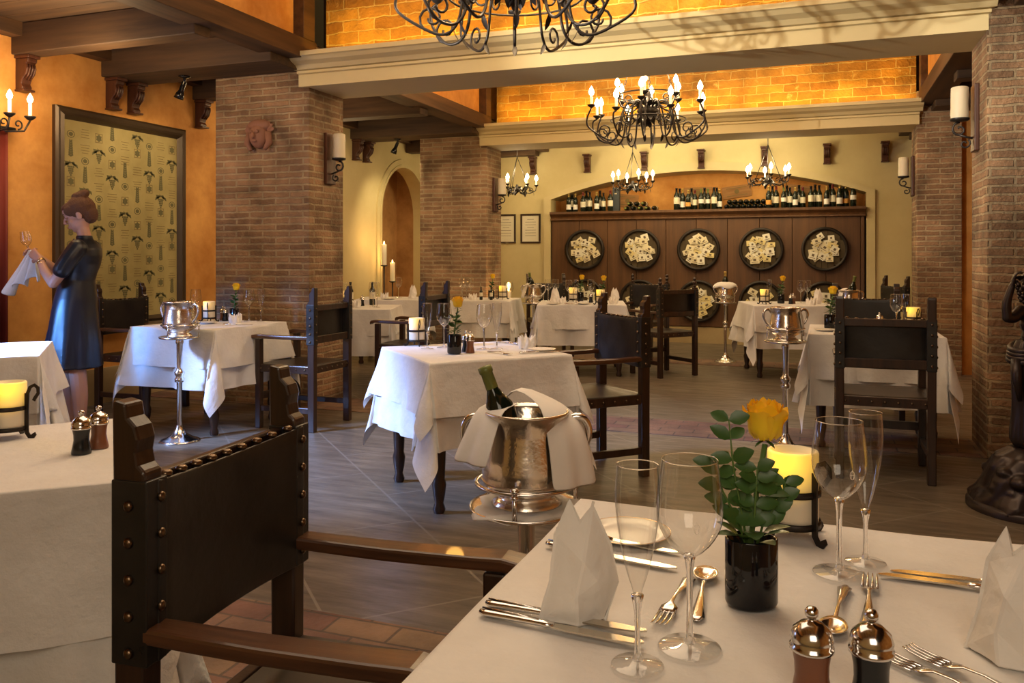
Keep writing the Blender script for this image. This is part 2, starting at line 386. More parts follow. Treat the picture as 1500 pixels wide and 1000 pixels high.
# brick lunettes over the beams, clerestory walls, vault
for i, (y0, y1) in enumerate(((6.0,6.35),(9.93,10.25))):
    mb = MB(); mb.b2((-3.87,y0,2.9),(XR,y1,4.5)); struct('wall_lunette_%d' % (i+1), mb, M['vault'])
for nm, x in (('left', -4.05), ('right', 1.12)):
    for j, (y0, y1) in enumerate(((-2,5.95),(6.4,9.9),(10.3,YB))):
        mb = MB(); mb.b2((x-.05,y0,3.03),(x+.03,y1,4.5)); struct('wall_clerestory_%s_%d' % (nm, j+1), mb, M['orange'])
        mb = MB(); s_ = 1 if nm == 'left' else -1
        mb.b2((x-.12,y0,2.87),(x+.12,y1,3.035))
        for yy in (y0+.1, y1-.12): mb.b2((x-.12*1,yy-.08,3.03),(x+.13,yy+.08,4.4))
        struct('beam_%s_%d' % (nm, j+1), mb, M['beamy'], bev=.006)
mb = MB(); n = 16
for y0, y1 in ((-2,6.0),(6.35,9.93),(10.25,YB)):
    for i in range(n):
        a, b = pi*i/n, pi*(i+1)/n; f = lambda t: (-1.46-2.65*cos(t), 3.9+.75*sin(t))
        (xa,za),(xb,zb) = f(a), f(b); mb.add([(xa,y0,za),(xb,y0,zb),(xb,y1,zb),(xa,y1,za)], [(0,1,2,3)])
struct('ceiling', mb, M['vault'])
# aisle ceilings in wood: boards + joists
for nm, x0, x1 in (('left', XW, -4.05), ('right', 1.12, XRW)):
    mb = MB(); y = -2.0
    while y < YB: mb.b2((x0,y,3.035),(x1,y+.235,3.07)); y += .24
    struct('ceiling_%s' % nm, mb, M['beam'])
    for j, (y0, w) in enumerate(((-.8,.2),(.6,.2),(1.9,.2),(3.1,.2),(4.72,.16),(5.7,.42),(6.68,.16),(8.2,.2),(9.75,.42),(11.2,.2),(12.1,.2))):
        mb = MB(); mb.b2((x0,y0-w/2,2.80),(x1,y0+w/2,3.034)); struct('joist_%s_%d' % (nm, j+1), mb, M['beam'], bev=.008)
mb = MB(); mb.b2((XW,-2,2.93),(XW+.12,YB,3.034)); struct('joist_left_wall', mb, M['beamy'])
# carved corbels
def corbel_root():
    t = empty('corbel'); mb = MB()
    prof = [(0,0),(.02,-.0)]; poly = [(0,0),(.13,0),(.13,-.03),(.11,-.04),(.125,-.075),(.11,-.12),(.075,-.155),(.06,-.19),(.075,-.215),(.07,-.235),(.0,-.235)]
    mb.prism(poly, .085, Matrix.Rotation(radians(0),3,'Z'))
    mb.build('bracket', M['corbel'], t, bev=.006)
    mb = MB(); mb.box((.075,0,.012),(.15,.11,.024)); mb.build('cap', M['corbel'], t, bev=.004); mb = MB(); mb.box((.050,0,-.243),(.10,.10,.016)); mb.build('foot', M['corbel'], t, bev=.004)
    mb = MB()
    for y in (-.022,0,.022): mb.tube([(.128,y,-.05),(.130,y,-.08),(.115,y,-.125),(.08,y,-.16)], .008, 6)
    mb.build('fluting', M['corbel'], t); return t
proto('corbel', corbel_root())
for x, w in ((-4.17,'above the framed certificates'),(-3.3,'left of the hanging lights over the arch'),(-2.43,'above the middle small chandelier'),(-1.6,'over the crown of the wine arch'),(-.72,'behind the right small chandelier'),(.1,'above the right end of the bottle shelf'),(.83,'beside the far right brick pillar')):
    put('corbel', (x,YB,2.775+.0), -pi/2, 'dark wood corbel on the yellow back wall ' + w, 'corbel', 'corbels on the back wall')
for y, w in ((4.72,'above the candle wall light at the far left'),(5.58,'above the middle of the framed tapestry'),(5.82,'right of its pair above the tapestry'),(6.68,'nearest the left brick pillar'),(9.63,'beyond the near brick pillar, left of its pair'),(9.9,'beyond the near brick pillar, right of its pair')):
    put('corbel', (XW,y,2.775), 0, 'dark wood corbel on the left wall ' + w, 'corbel', 'corbels on the left wall')

# ------------------------------------------------------------------ cabinet with barrel heads
t = empty('wine_cabinet', (0,YB,0)); tag(t, 'dark wood wall cabinet filling the arch under the bottles', 'cabinet')
mb = MB(); x = RX0+.02
while x < RX1-.05:
    x2 = min(x+.44, RX1-.02); mb.b2((x,.02-.06,.24),(x2-.006,.06,1.84)); x = x2
mb.b2((RX0+.02,.0,.24),(RX1-.02,.3,1.84)); mb.build('plank_panel', M['panel'], t, bev=.004)
mb = MB(); prof = [(-.06,1.80),(-.08,1.81),(-.08,1.83),(-.06,1.84),(-.07,1.86),(-.12,1.90),(-.12,1.935),(.48,1.935),(.48,1.80)]
k = len(prof); mb.add([(RX0+.01,y,z) for y,z in prof]+[(RX1-.01,y,z) for y,z in prof], [tuple(range(k))[::-1], tuple(range(k,2*k))]+[(j,(j+1)%k,k+(j+1)%k,k+j) for j in range(k)])
mb.build('cornice_shelf', M['panel'], t)
def barrel_root():
    t = empty('barrel_head'); R = Matrix.Rotation(radians(90),3,'X')
    mb = MB(); mb.lathe([(.29,0),(.305,.02),(.305,.06),(.262,.06),(.262,.035)], 40, R=R, closed=True); mb.build('hoop', M['iron'], t)
    mb = MB()
    for i in range(7):
        x = -.27+i*.078; x2 = x+.073; h0 = sqrt(max(.0,.262**2-min(abs(x),abs(x2))**2)) if x*x2 > 0 else .262
        h0 = sqrt(max(.004,.265**2-(((x+x2)/2)**2))); mb.b2((x,-.035,-h0),(x2,-.02,h0))
    mb.lathe([(.001,.03),(.27,.03),(.27,.0)], 40, R=R, closed=True); mb.build('stave_disc', M['cork'], t); return t
proto('barrel', barrel_root())
XB = [-3.33,-2.49,-1.635,-.766,.07]; ordn = ['first','second','third','fourth','fifth']
cards = []
for i, m_ in enumerate((M['card'], M['card2'], M['card3'])):
    mb = MB(); w, h = ((.058,.044),(.05,.05),(.062,.04))[i]
    mb.b2((-w,-.0015,-h),(w,.0015,h)); mb.cur = 1
    mb.b2((-w*.3,-.003,-h*.2),(w*.3,-.001,h*.45))
    mb.b2((-w*.7,-.003,-h*.65),(w*.7,-.001,-h*.5))
    o = mb.build('paper_card', [m_, M['ink']]); cards.append(o); o['_proto'] = 1
cfirst = [True]*3
for row, zz in enumerate((1.355,.61)):
    for i, x in enumerate(XB):
        w = ('upper' if row == 0 else 'lower')
        put('barrel', (x,YB-.061,zz), 0, 'barrel head with pinned cards, %s from left in the %s row' % (ordn[i], w), 'barrel head', 'barrel heads on the cabinet')
        nc = 28 if (row == 0 or i == 2) else 10
        random.seed(100+row*10+i)
        for k in range(nc):
            if k < nc*.4: rr = .11*sqrt(random.random())
            else: rr = .10+.095*random.random()
            a = k*2.399+random.random()*.5; ci = random.choice((0,0,1,1,2))
            o = cards[ci] if cfirst[ci] else cards[ci].copy()
            if not cfirst[ci]: COL.objects.link(o)
            cfirst[ci] = False
            if '_proto' in o: del o['_proto']
            o.location = (x+rr*cos(a), YB-.061-.040-.0016*(k+1), zz+rr*sin(a)); o.rotation_euler = (radians(random.uniform(-5,5)), random.uniform(-.7,.7), 0)
            s_ = random.uniform(.8,1.1); o.scale = (s_,1,s_)
            tag(o, 'small printed card pinned on the %s barrel head of the %s row' % (ordn[i], w), 'card', 'cards on %s barrel head, %s row' % (ordn[i], w))

# ------------------------------------------------------------------ bottles
def bottle_root(name, body, lab, foil, h=.30, r=.038, slope=.6, lz=(.08,.16)):
    t = empty(name); s_ = h/.30
    prof = [(r*.8,.0),(r,.008),(r,.18*s_),(r*.93,.20*s_),(r*.62,.222*s_),(.015,.242*s_),(.0135,.285*s_),(.016,.287*s_),(.016,.299*s_),(.001,.30*s_)]
    mb = MB(); mb.lathe(prof, 20); mb.build('body', body, t)
    mb = MB(); mb.lathe([(r*1.015,lz[0]*s_),(r*1.015,lz[1]*s_)], 20, closed=True); mb.build('paper_label', lab, t)
    mb = MB(); mb.lathe([(.0155,.245*s_),(.0150,.284*s_),(.0175,.286*s_),(.0175,.301*s_),(.001,.3025*s_)], 16); mb.build('foil', foil, t)
    return t
kinds = [('red-foiled','cream',M['label'],M['foil_red'],(.07,.155)),('gold-foiled','white',M['white'],M['foil_gold'],(.04,.12)),('black-foiled','cream',M['label'],M['black'],(.08,.17)),('gold-foiled','orange',M['label_o'],M['foil_gold'],(.05,.11)),('green-foiled','white',M['white'],M['foil_green'],(.09,.15))]
for i, (fn, ln, lm, fm, lz) in enumerate(kinds): proto('bot%d' % i, bottle_root('wine_bottle', M['bottle'], lm, fm, lz=lz))
bx = []
def px2x(px, Y):
    u = (px-750)/1220; return Y*(-.3461+.9382*u)/(.9382+.3461*u)
seqs = [('left cluster on the shelf', [833,843,854,864,874,884,894], [1,1,0,2,1,2,0], .34),
        ('middle cluster on the shelf', [991,1000,1008,1018,1027,1037,1046,1054], [2,1,3,0,4,4,2,1], .33),
        ('right cluster on the shelf', [1126,1137,1148,1157,1165,1176,1188,1200,1211,1220,1230,1239,1250], [3,0,4,2,1,0,2,2,1,0,1,3,4], .34)]
on2 = ['first','second','third','fourth','fifth','sixth','seventh','eighth','ninth','tenth','eleventh','twelfth','thirteenth','fourteenth','fifteenth','sixteenth']
for nm, xs, ks, hh in seqs:
    random.seed(len(xs))
    for i, (px, k) in enumerate(zip(xs, ks)):
        y = YB+.0+.05*(i % 2)*1; X = px2x(px, y)
        put('bot%d' % k, (X,y,1.936), random.uniform(-.3,.3)-pi/2, 'dark bottle, %s label, %s from left in the %s' % (kinds[k][1], on2[i], nm), 'bottle', 'wine bottles standing in the '+nm, scale=random.uniform(.93,1.08))
    for i in range(0, len(xs)-1, 2):
        y = YB+.20; X = px2x((xs[i]+xs[i+1])/2, y)
        put('bot2', (X,y,1.936), 0, 'dark bottle behind the %s, %s from the left' % (nm, on2[i//2]), 'bottle', 'wine bottles behind the '+nm, scale=1.1)
# lying bottles: ends towards the room
rl = (radians(90),0,0)
for i in range(8):
    r_ = i//5; X = px2x(915, YB)+ (i%5)*.105 + r_*.05
    put('bot%d' % (4,2,4,4,2)[i%5], (X,YB+.32,1.936+.042+r_*.070), 0, 'bottle lying in the loose left pile, %s of the %s layer' % (on2[i%5], ('lower','upper')[r_]), 'bottle', 'bottles lying in the left pile', rot=rl)
for i in range(17):
    r_ = 0 if i < 9 else 1; j = i if r_ == 0 else i-9; X = px2x(1063, YB)+j*.079+r_*.04
    put('bot2', (X,YB+.32,1.936+.040+r_*.068), 0, 'black bottle lying in the right stack, %s of the %s layer' % (on2[j], ('lower','upper')[r_]), 'bottle', 'bottles lying in the right stack', rot=rl)
t = empty('wine_box', (px2x(903,YB+.1),YB+.1,1.936)); tag(t, 'tall dark grey wine gift box beside the left bottle cluster', 'box')
mb = MB(); mb.b2((-.05,-.05,0),(.05,.05,.36)); mb.build('carton', M['box'], t, bev=.003); mb = MB(); mb.b2((-.018,-.052,.26),(.018,-.0505,.275)); mb.build('paper_label', M['label'], t)
for X, Z, w, h, rt, lb in ((-2.8,2.12,.34,.2,.1,'left of the middle small chandelier'),(-1.72,2.22,.42,.16,0,'behind the middle cluster of bottles'),(-1.15,2.22,.42,.18,-.12,'over the bottle stack'),(-.25,2.2,.40,.17,.15,'over the right cluster of bottles')):
    o = empty('crate_lid', (X,YB+.485,Z)); o.rotation_euler = (0,rt,0); tag(o, 'branded wooden crate lid on the recess wall ' + lb, 'crate lid', 'crate lids in the recess')
    mb = MB(); mb.b2((-w/2,-.01,-h/2),(w/2,.01,h/2)); mb.build('board', M['crate'], o, bev=.003)
    mb = MB(); mb.b2((-w*.35,-.013,h*.28),(w*.35,-.0105,h*.33)); mb.b2((-w*.35,-.013,-h*.33),(w*.35,-.0105,-h*.28)); mb.lathe([(.001,0),(.035,0)], 12, R=Matrix.Rotation(pi/2,3,'X'), c=(0,-.0115,0), closed=True); mb.build('stamp', M['motif2'], o)
# framed certificates
def cert(X0, X1, lb):
    t = empty('framed_certificate', ((X0+X1)/2, YB, 1.46)); w = X1-X0; h = .46; tag(t, lb, 'picture')
    mb = MB(); f = .028
    for a, b in (((-w/2,-.025,0),(w/2,0,f)),((-w/2,-.025,h-f),(w/2,0,h)),((-w/2,-.025,f),(-w/2+f,0,h-f)),((w/2-f,-.025,f),(w/2,0,h-f))): mb.b2(a, b)
    mb.build('frame', M['chair'], t, bev=.004)
    mb = MB(); mb.b2((-w/2+f,-.010,f),(w/2-f,-.004,h-f)); mb.cur = 1
    for i in range(7): ww = w*(.2 if i in (0,3) else .32); mb.b2((-ww/1.2,-.012,h-.09-i*.042),(ww/1.2,-.0105,h-.085-i*.042))
    mb.build('paper', [M['label'], M['ink']], t)
cert(-4.39,-4.06,'framed certificate on the back wall next to the arch'); cert(-4.80,-4.47,'framed certificate half hidden by the brick pillar')

# ------------------------------------------------------------------ framed tapestry on the left wall
t = empty('framed_tapestry', (XW, 5.74, .62)); tag(t, 'large framed fabric panel of grape motifs behind the woman', 'picture')
W2, HT = .735, 1.86; mb = MB(); fw = .10
prof = [(0,0),(.035,0),(.05,.02),(.04,.045),(.055,.07),(.03,.09),(.015,.10),(0,.10)]   # depth, inward
def frame_side(mb, a, b, inward):
    a, b, inward = V(a), V(b), V(inward); d = (b-a).normalized(); vs = []
    for dep, q in prof:
        vs += [a+V((dep,0,0))+inward*q+d*q]
    for dep, q in prof: vs += [b+V((dep,0,0))+inward*q-d*q]
    k = len(prof); mb.add(vs, [(j,(j+1)%k,k+(j+1)%k,k+j) for j in range(k)])
frame_side(mb,(0,-W2,0),(0,W2,0),(0,0,1)); frame_side(mb,(0,W2,0),(0,W2,HT),(0,-1,0)); frame_side(mb,(0,W2,HT),(0,-W2,HT),(0,0,-1)); frame_side(mb,(0,-W2,HT),(0,-W2,0),(0,1,0))
mb.build('frame', mat('frame_bronze', (.07,.045,.025), .35, .3), t)
mb = MB(); mb.b2((.0,-W2+.09,.09),(.014,W2-.09,HT-.09)); mb.cur = 1; random.seed(3)
xx = .0155
def mot(y, z, kind, s_):
    if kind == 0:     # oval medallion with ring
        for rr, c in ((1,1),(.8,0),(.55,1)):
            mb.cur = c; mb.add([(xx+.0008*(1.2-rr), y+.055*s_*rr*cos(2*pi*i/14), z+.045*s_*rr*sin(2*pi*i/14)) for i in range(14)], [tuple(range(14))])
        mb.cur = 1
    elif kind == 1:   # hanging grape bunch with leaves
        for i in range(5):
            a = pi*i/4; q = V((0,cos(a),sin(a)*.5)); mb.add([(xx,y,z+.03),(xx,y+.09*s_*cos(a)-.02*sin(a),z+.03+.05*s_*sin(a)-.02),(xx,y+.10*s_*cos(a),z-.02+.04*s_*sin(a)),(xx,y+.05*s_*cos(a),z-.0)], [(0,1,2,3)])
        for i, n_ in enumerate((4,3,3,2,1)):
            for j in range(n_):
                cy, cz = y+(j-(n_-1)/2)*.024*s_, z-.01-i*.024*s_; mb.add([(xx+.0006, cy+.013*s_*cos(2*pi*k/7), cz+.013*s_*sin(2*pi*k/7)) for k in range(7)], [tuple(range(7))])
    elif kind == 2:   # writing block
        mb.cur = 2
        for i in range(4): w = random.uniform(.04,.075)*s_; mb.add([(xx,y-w,z-i*.022),(xx,y+w,z-i*.022),(xx,y+w,z-i*.022+.005),(xx,y-w,z-i*.022+.005)], [(0,1,2,3)])
        mb.cur = 1
    elif kind == 3:   # upright leafy sprig
        for i in range(7):
            zz = z-.08*s_+i*.027*s_; d = .035*s_*(1-.06*i)
            for q in (-1,1): mb.add([(xx,y,zz),(xx,y+q*d,zz+.012),(xx,y+q*d*.8,zz+.032),(xx,y,zz+.016)], [(0,1,2,3)])
    else:             # leaf drawing in a box
        a = .055*s_
        mb.cur = 2
        for p, q in (((-a,-a),(a,-a+.006)),((-a,a-.006),(a,a)),((-a,-a),(-a+.006,a)),((a-.006,-a),(a,a))): mb.add([(xx,y+p[0],z+p[1]),(xx,y+q[0],z+p[1]),(xx,y+q[0],z+q[1]),(xx,y+p[0],z+q[1])], [(0,1,2,3)])
        mb.cur = 1
        mb.add([(xx+.0005,y+(.045+.018*(k%2))*.75*s_*cos(2*pi*k/12),z+(.045+.018*(k%2))*.75*s_*sin(2*pi*k/12)) for k in range(12)], [tuple(range(12))])
pat = [0,1,2,3,4,2]
r_ = 0; z = HT-.19
while z > .2:
    for c_ in range(9): mot(-W2+.165+c_*.1425, z+(.025 if c_%2 else -.025), (pat[(c_*5+r_*3+(r_//2)) % 6]), .72)
    z -= .13; r_ += 1
mb.build('printed_fabric', [M['fabric'], M['motif'], M['motif2']], t)

# ------------------------------------------------------------------ chandeliers
LASTARM = [None]
def scroll(c, r0, turns, a0, dir_, e1, e2, n=14, shrink=.75):
    out = []
    for i in range(n+1):
        s_ = i/n; a = a0+dir_*turns*2*pi*s_; r = r0*(1-shrink*s_); out.append(V(c)+V(e1)*r*cos(a)+V(e2)*r*sin(a))
    return out
def cand(t, p, h, r, wax, bulb_r):
    t = LASTARM[0] or t
    mb = MB(); mb.lathe([(.004,-.03),(r*1.5,-.022),(r*3.0,-.004),(r*3.2,.004),(r*1.2,.004)], 12, c=p); mb.build('drip_pan', M['chiron'], t)
    mb = MB(); mb.lathe([(r,0),(r,h),(r*.6,h+.004)], 10, c=p); mb.build('candle_sleeve', M['candlew'], t)
    mb = MB(); q = p+V((0,0,h)); mb.lathe([(.004,0),(bulb_r*.8,bulb_r*.7),(bulb_r,bulb_r*1.5),(bulb_r*.6,bulb_r*2.6),(.001,bulb_r*3.6)], 10, c=q); mb.build('bulb', M['bulb'], t)
def big_chandelier():
    t = empty('chandelier')
    mb = MB(); mb.lathe([(.001,-.02),(.02,-.01),(.06,.02),(.10,.06),(.11,.09),(.09,.12),(.04,.14),(.02,.20),(.03,.24),(.015,.30)], 20); mb.build('hub', M['chiron'], t)
    mb = MB()
    for k in range(12):
        a = 2*pi*k/12; d = V((cos(a),sin(a),0)); mb.leaf(d*.05+V((0,0,.06)), d+V((0,0,-.5)), (0,0,1), .13, .06, .1); mb.leaf(d*.06+V((0,0,.12)), d+V((0,0,.7)), (0,0,1), .12, .05, .1)
    for k in range(6):
        a = 2*pi*k/6; d = V((cos(a),sin(a),0)); mb.leaf((0,0,-.0), d*.6+V((0,0,-.7)), d, .08, .04, .1)
    mb.build('leaf_ornament', M['chiron'], t)
    mb = MB(); mb.tube(arc((0,0,.24), .30, 0, 2*pi, 30, 'xy'), .007, 6); mb.tube(arc((0,0,.0), .36, 0, 2*pi, 30, 'xy'), .006, 6); mb.build('ring', M['chiron'], t)
    for k in range(12):
        a = 2*pi*(k+.5)/12; d = V((cos(a),sin(a),0)); z = V((0,0,1)); r0 = .585 if k % 2 == 0 else .50; zz = .12 if k % 2 == 0 else .06
        pts = [d*.08+z*.10, d*.14+z*.17, d*.22+z*.15, d*.27+z*.02, d*.30-z*.13, d*.36-z*.20, d*.45-z*.19, d*(r0+.03)-z*.09, d*(r0+.04)-z*.0, d*r0+z*(zz-.03)]
        sm = []
        for i in range(len(pts)-1):
            p0, p1, p2, p3 = pts[max(i-1,0)], pts[i], pts[i+1], pts[min(i+2,len(pts)-1)]
            for j in range(4):
                u = j/4; sm.append(.5*((2*p1)+(-p0+p2)*u+(2*p0-5*p1+4*p2-p3)*u*u+(-p0+3*p1-3*p2+p3)*u**3))
        sm.append(pts[-1])
        mb = MB(); mb.tube(sm, .0085, 6); mb.tube(scroll(d*.44-z*.12, .075, 1.25, -pi/2, 1, d, z), .007, 6)
        mb.tube(scroll(d*.20+z*.02, .06, 1.1, pi/2, -1, d, z), .006, 6); mb.leaf(d*.33-z*.17, -d*.3-z*.9, d, .09, .03)
        LASTARM[0] = mb.build('arm', M['chiron'], t); cand(t, d*r0+z*zz, .085, .0125, None, .027)
    for k in range(6):
        a = 2*pi*(k+.25)/6; d = V((cos(a),sin(a),0)); z = V((0,0,1)); r0 = .32
        mb = MB(); mb.tube([d*.03+z*.22, d*.10+z*.15, d*.20+z*.10, d*.28+z*.12, d*r0+z*.20], .008, 6); mb.tube(scroll(d*.2+z*.2, .05, 1.1, -pi/2, 1, d, z), .006, 6); mb.build('arm', M['chiron'], t)
        cand(t, d*r0+z*.22, .085, .0125, None, .027)
    mb = MB()
    for k in range(3):
        a = 2*pi*k/3+.4; p0 = V((.30*cos(a),.30*sin(a),.25)); p1 = V((0,0,1.15)); n = 22
        for i in range(n):
            q = p0.lerp(p1,(i+.5)/n); dd = (p1-p0)/n*.6; mb.tube([q-dd, q-dd*.4+V((.008*(i%2),.008*((i+1)%2),0)), q+dd*.4+V((.008*(i%2),.008*((i+1)%2),0)), q+dd], .004, 4); mb.tube([q-dd, q-dd*.4-V((.008*(i%2),.008*((i+1)%2),0)), q+dd*.4-V((.008*(i%2),.008*((i+1)%2),0)), q+dd], .004, 4)
    mb.tube([(0,0,1.15),(0,0,1.95)], .008, 6); mb.build('chain', M['chiron'], t)
    return t
proto('bigch', big_chandelier())
CH = [(-1.50,4.12), (-1.56,8.05)]
put('bigch', (*CH[0],2.63), .1, 'large iron chandelier cut off by the top of the photo', 'chandelier', 'large chandeliers over the dining room')
put('bigch', (*CH[1],2.58), .35, 'large iron chandelier between the two cream beams', 'chandelier', 'large chandeliers over the dining room')
def small_chandelier():
    t = empty('small_chandelier'); z = V((0,0,1))
    mb = MB(); mb.lathe([(.001,-.03),(.02,-.015),(.05,.02),(.03,.05),(.015,.1)], 14)
    for k in range(10):
        a = 2*pi*k/10; d = V((cos(a),sin(a),0)); mb.leaf(d*.03, d+z*.35*((k%2)*2-1), z, .11, .05); mb.leaf(d*.12+z*.03, d+z*.5, z, .09, .045); mb.leaf(d*.2+z*.02*(k%3), d-z*.4, z, .07, .04)
    mb.build('hub', M['chiron'], t)
    for k in range(6):
        a = 2*pi*k/6+.3; d = V((cos(a),sin(a),0)); mb = MB(); mb.tube([d*.04+z*.05, d*.10-z*.02, d*.19-z*.03, d*.27+z*.01, d*.28+z*.07], .007, 6); mb.tube(scroll(d*.2+z*.02, .04, 1.2, -pi/2, 1, d, z, 10), .005, 5); mb.leaf(d*.15, d+z*.8, d, .08, .035); mb.leaf(d*.23, -z+d*.4, d, .07, .035)
        LASTARM[0] = mb.build('arm', M['chiron'], t); cand(t, d*.28+z*.09, .06, .010, None, .026)
    mb = MB()
    for k in range(3):
        a = 2*pi*k/3+.2; mb.tube([(.18*cos(a),.18*sin(a),.04),(0,0,.50)], .005, 5)
    mb.tube([(0,0,.5),(0,0,1.25)], .006, 6); mb.build('chain', M['chiron'], t); return t
proto('smch', small_chandelier())
SC = [(-4.12,11.38,2.20),(-2.42,11.38,2.20),(-.63,11.38,2.22)]
for p, l in zip(SC, ('small iron candle chandelier hanging above the framed certificates','small iron candle chandelier before the left side of the wine arch','small iron candle chandelier before the right side of the wine arch')):
    put('smch', p, p[0], l, 'chandelier', 'small chandeliers by the back wall')
# wall candle light at the left edge
t = empty('wall_light', (XW,4.47,2.25)); tag(t, 'iron wall light with two lit candle bulbs at the left edge', 'wall light')
mb = MB(); mb.lathe([(.001,0),(.07,.004),(.08,.015),(.03,.03)], 16, R=Matrix.Rotation(pi/2,3,'Y')); mb.build('backplate', M['chiron'], t)
for y in (-.17,0,.17):
    mb = MB(); mb.tube([(.02,0,0),(.10,y*.3,-.06),(.18,y*.8,-.05),(.20,y,.03)], .008, 6); mb.tube(scroll((.14,y*.7,.0), .04, 1.1, -pi/2, 1, (0,1 if y>=0 else -1,0),(0,0,1)), .006, 6); LASTARM[0] = mb.build('arm', M['chiron'], t); cand(t, V((.20,y,.06)), .10, .013, None, .022)
# wooden sconces with ivory candle
def sconce_root():
    t = empty('wall_sconce')   # plaque on plane x=0, projects +x
    mb = MB(); mb.b2((0,-.075,-.22),(.03,.075,.22)); mb.build('plaque', M['corbel'], t, bev=.006)
    mb = MB(); mb.lathe([(.052,0),(.055,.03),(.053,.10),(.055,.16),(.053,.205),(.045,.212)], 18, c=(.105,0,-.0), wob=lambda a,z: .04*sin(5*a+z*30)); mb.build('candle', M['wax'], t)
    mb = MB(); mb.lathe([(.02,-.02),(.055,-.012),(.06,-.004),(.06,.004)], 16, c=(.105,0,0)); mb.tube(scroll((.105,0,-.07), .05, 1.15, pi/2, -1, (1,0,0),(0,0,1)), .008, 6)
    mb.tube([(.03,0,-.13),(.07,0,-.12),(.12,0,-.10)], .008, 6); mb.tube(scroll((.075,0,-.165), .035, 1.1, pi*.7, 1, (1,0,0),(0,0,1)), .007, 6); mb.build('scroll_bracket', M['chiron'], t); return t
proto('sconce', sconce_root())
put('sconce', (XL,6.22,2.10), 0, 'wall sconce with ivory candle on the left near brick pillar', 'sconce', 'candle sconces on the brick pillars')
put('sconce', (XL,10.15,2.06), 0, 'wall sconce with ivory candle on the left far brick pillar', 'sconce', 'candle sconces on the brick pillars')
put('sconce', (XR,6.22,2.17), pi, 'wall sconce with ivory candle on the right near brick pillar', 'sconce', 'candle sconces on the brick pillars')
put('sconce', (XR,10.15,2.14), pi, 'wall sconce with ivory candle on the right far brick pillar', 'sconce', 'candle sconces on the brick pillars')
# ceiling spots
def spot_root():
    t = empty('ceiling_spot'); mb = MB(); mb.lathe([(.001,0),(.05,0),(.05,-.012),(.012,-.02),(.012,-.06)], 14); mb.build('mount', M['black'], t)
    R = Matrix.Rotation(radians(25),3,'Y'); mb = MB(); mb.lathe([(.02,.0),(.022,-.08),(.035,-.11),(.042,-.15),(.036,-.15)], 14, c=(0,0,-.05), R=R, closed=True); mb.build('shade', M['black'], t)
    mb = MB(); mb.lathe([(.001,-.143),(.036,-.143)], 14, c=(0,0,-.05), R=R, closed=True); mb.build('lens', M['spotface'], t); return t
proto('spot', spot_root())
put('spot', (-5.1,5.72,2.80), 0, 'black ceiling spotlight above the framed tapestry', 'spotlight', 'spotlights under the wooden joists')
put('spot', (-5.2,9.75,2.80), 0, 'black ceiling spotlight between the left pillars', 'spotlight', 'spotlights under the wooden joists')
# terracotta mask on the pillar
t = empty('stone_mask', (-4.47,5.93,2.28)); tag(t, 'terracotta face relief on the left near brick pillar', 'wall ornament')
mb = MB(); mb.sph((0,-.03,0), .085, 16, (1,.9,1.25)); mb.sph((0,-.02,.09), .10, 16, (1.15,.6,.55))
mb.sph((0,-.115,-.005), .018, 10, (1,1.1,1.6)); mb.sph((-.03,-.10,.03), .018, 10); mb.sph((.03,-.10,.03), .018, 10); mb.sph((0,-.10,-.05), .022, 10, (1.3,.6,.5))
for k in range(9): a = pi*k/8; mb.leaf((.08*cos(a),-.03,.05+.03*sin(a)), (cos(a),-.1,sin(a)+.1), (0,-1,0), .07, .05)
mb.tube([(-.09,-.03,.03),(-.11,-.04,-.06),(-.07,-.05,-.12)], [.03,.03,.015], 8); mb.tube([(.09,-.03,.03),(.11,-.04,-.06),(.07,-.05,-.12)], [.03,.03,.015], 8)
mb.build('carved_face', M['terra'], t)
t = empty('curtain', (XW+.06,4.045,0)); tag(t, 'dark red curtain hanging at the far left edge', 'curtain')
mb = MB(); vs = []; n = 40
for z in (.05,2.2):
    for i in range(n+1): vs.append((.03*sin(i*1.3), i/n*.50, z))
mb.add(vs, [(i,i+1,n+2+i,n+1+i) for i in range(n)], True); mb.build('drape', M['curtain'], t, solid=.004)
mb = MB(); mb.tube([(0,-.1,2.22),(0,.58,2.22)], .015, 8); mb.build('rod', M['iron'], t)
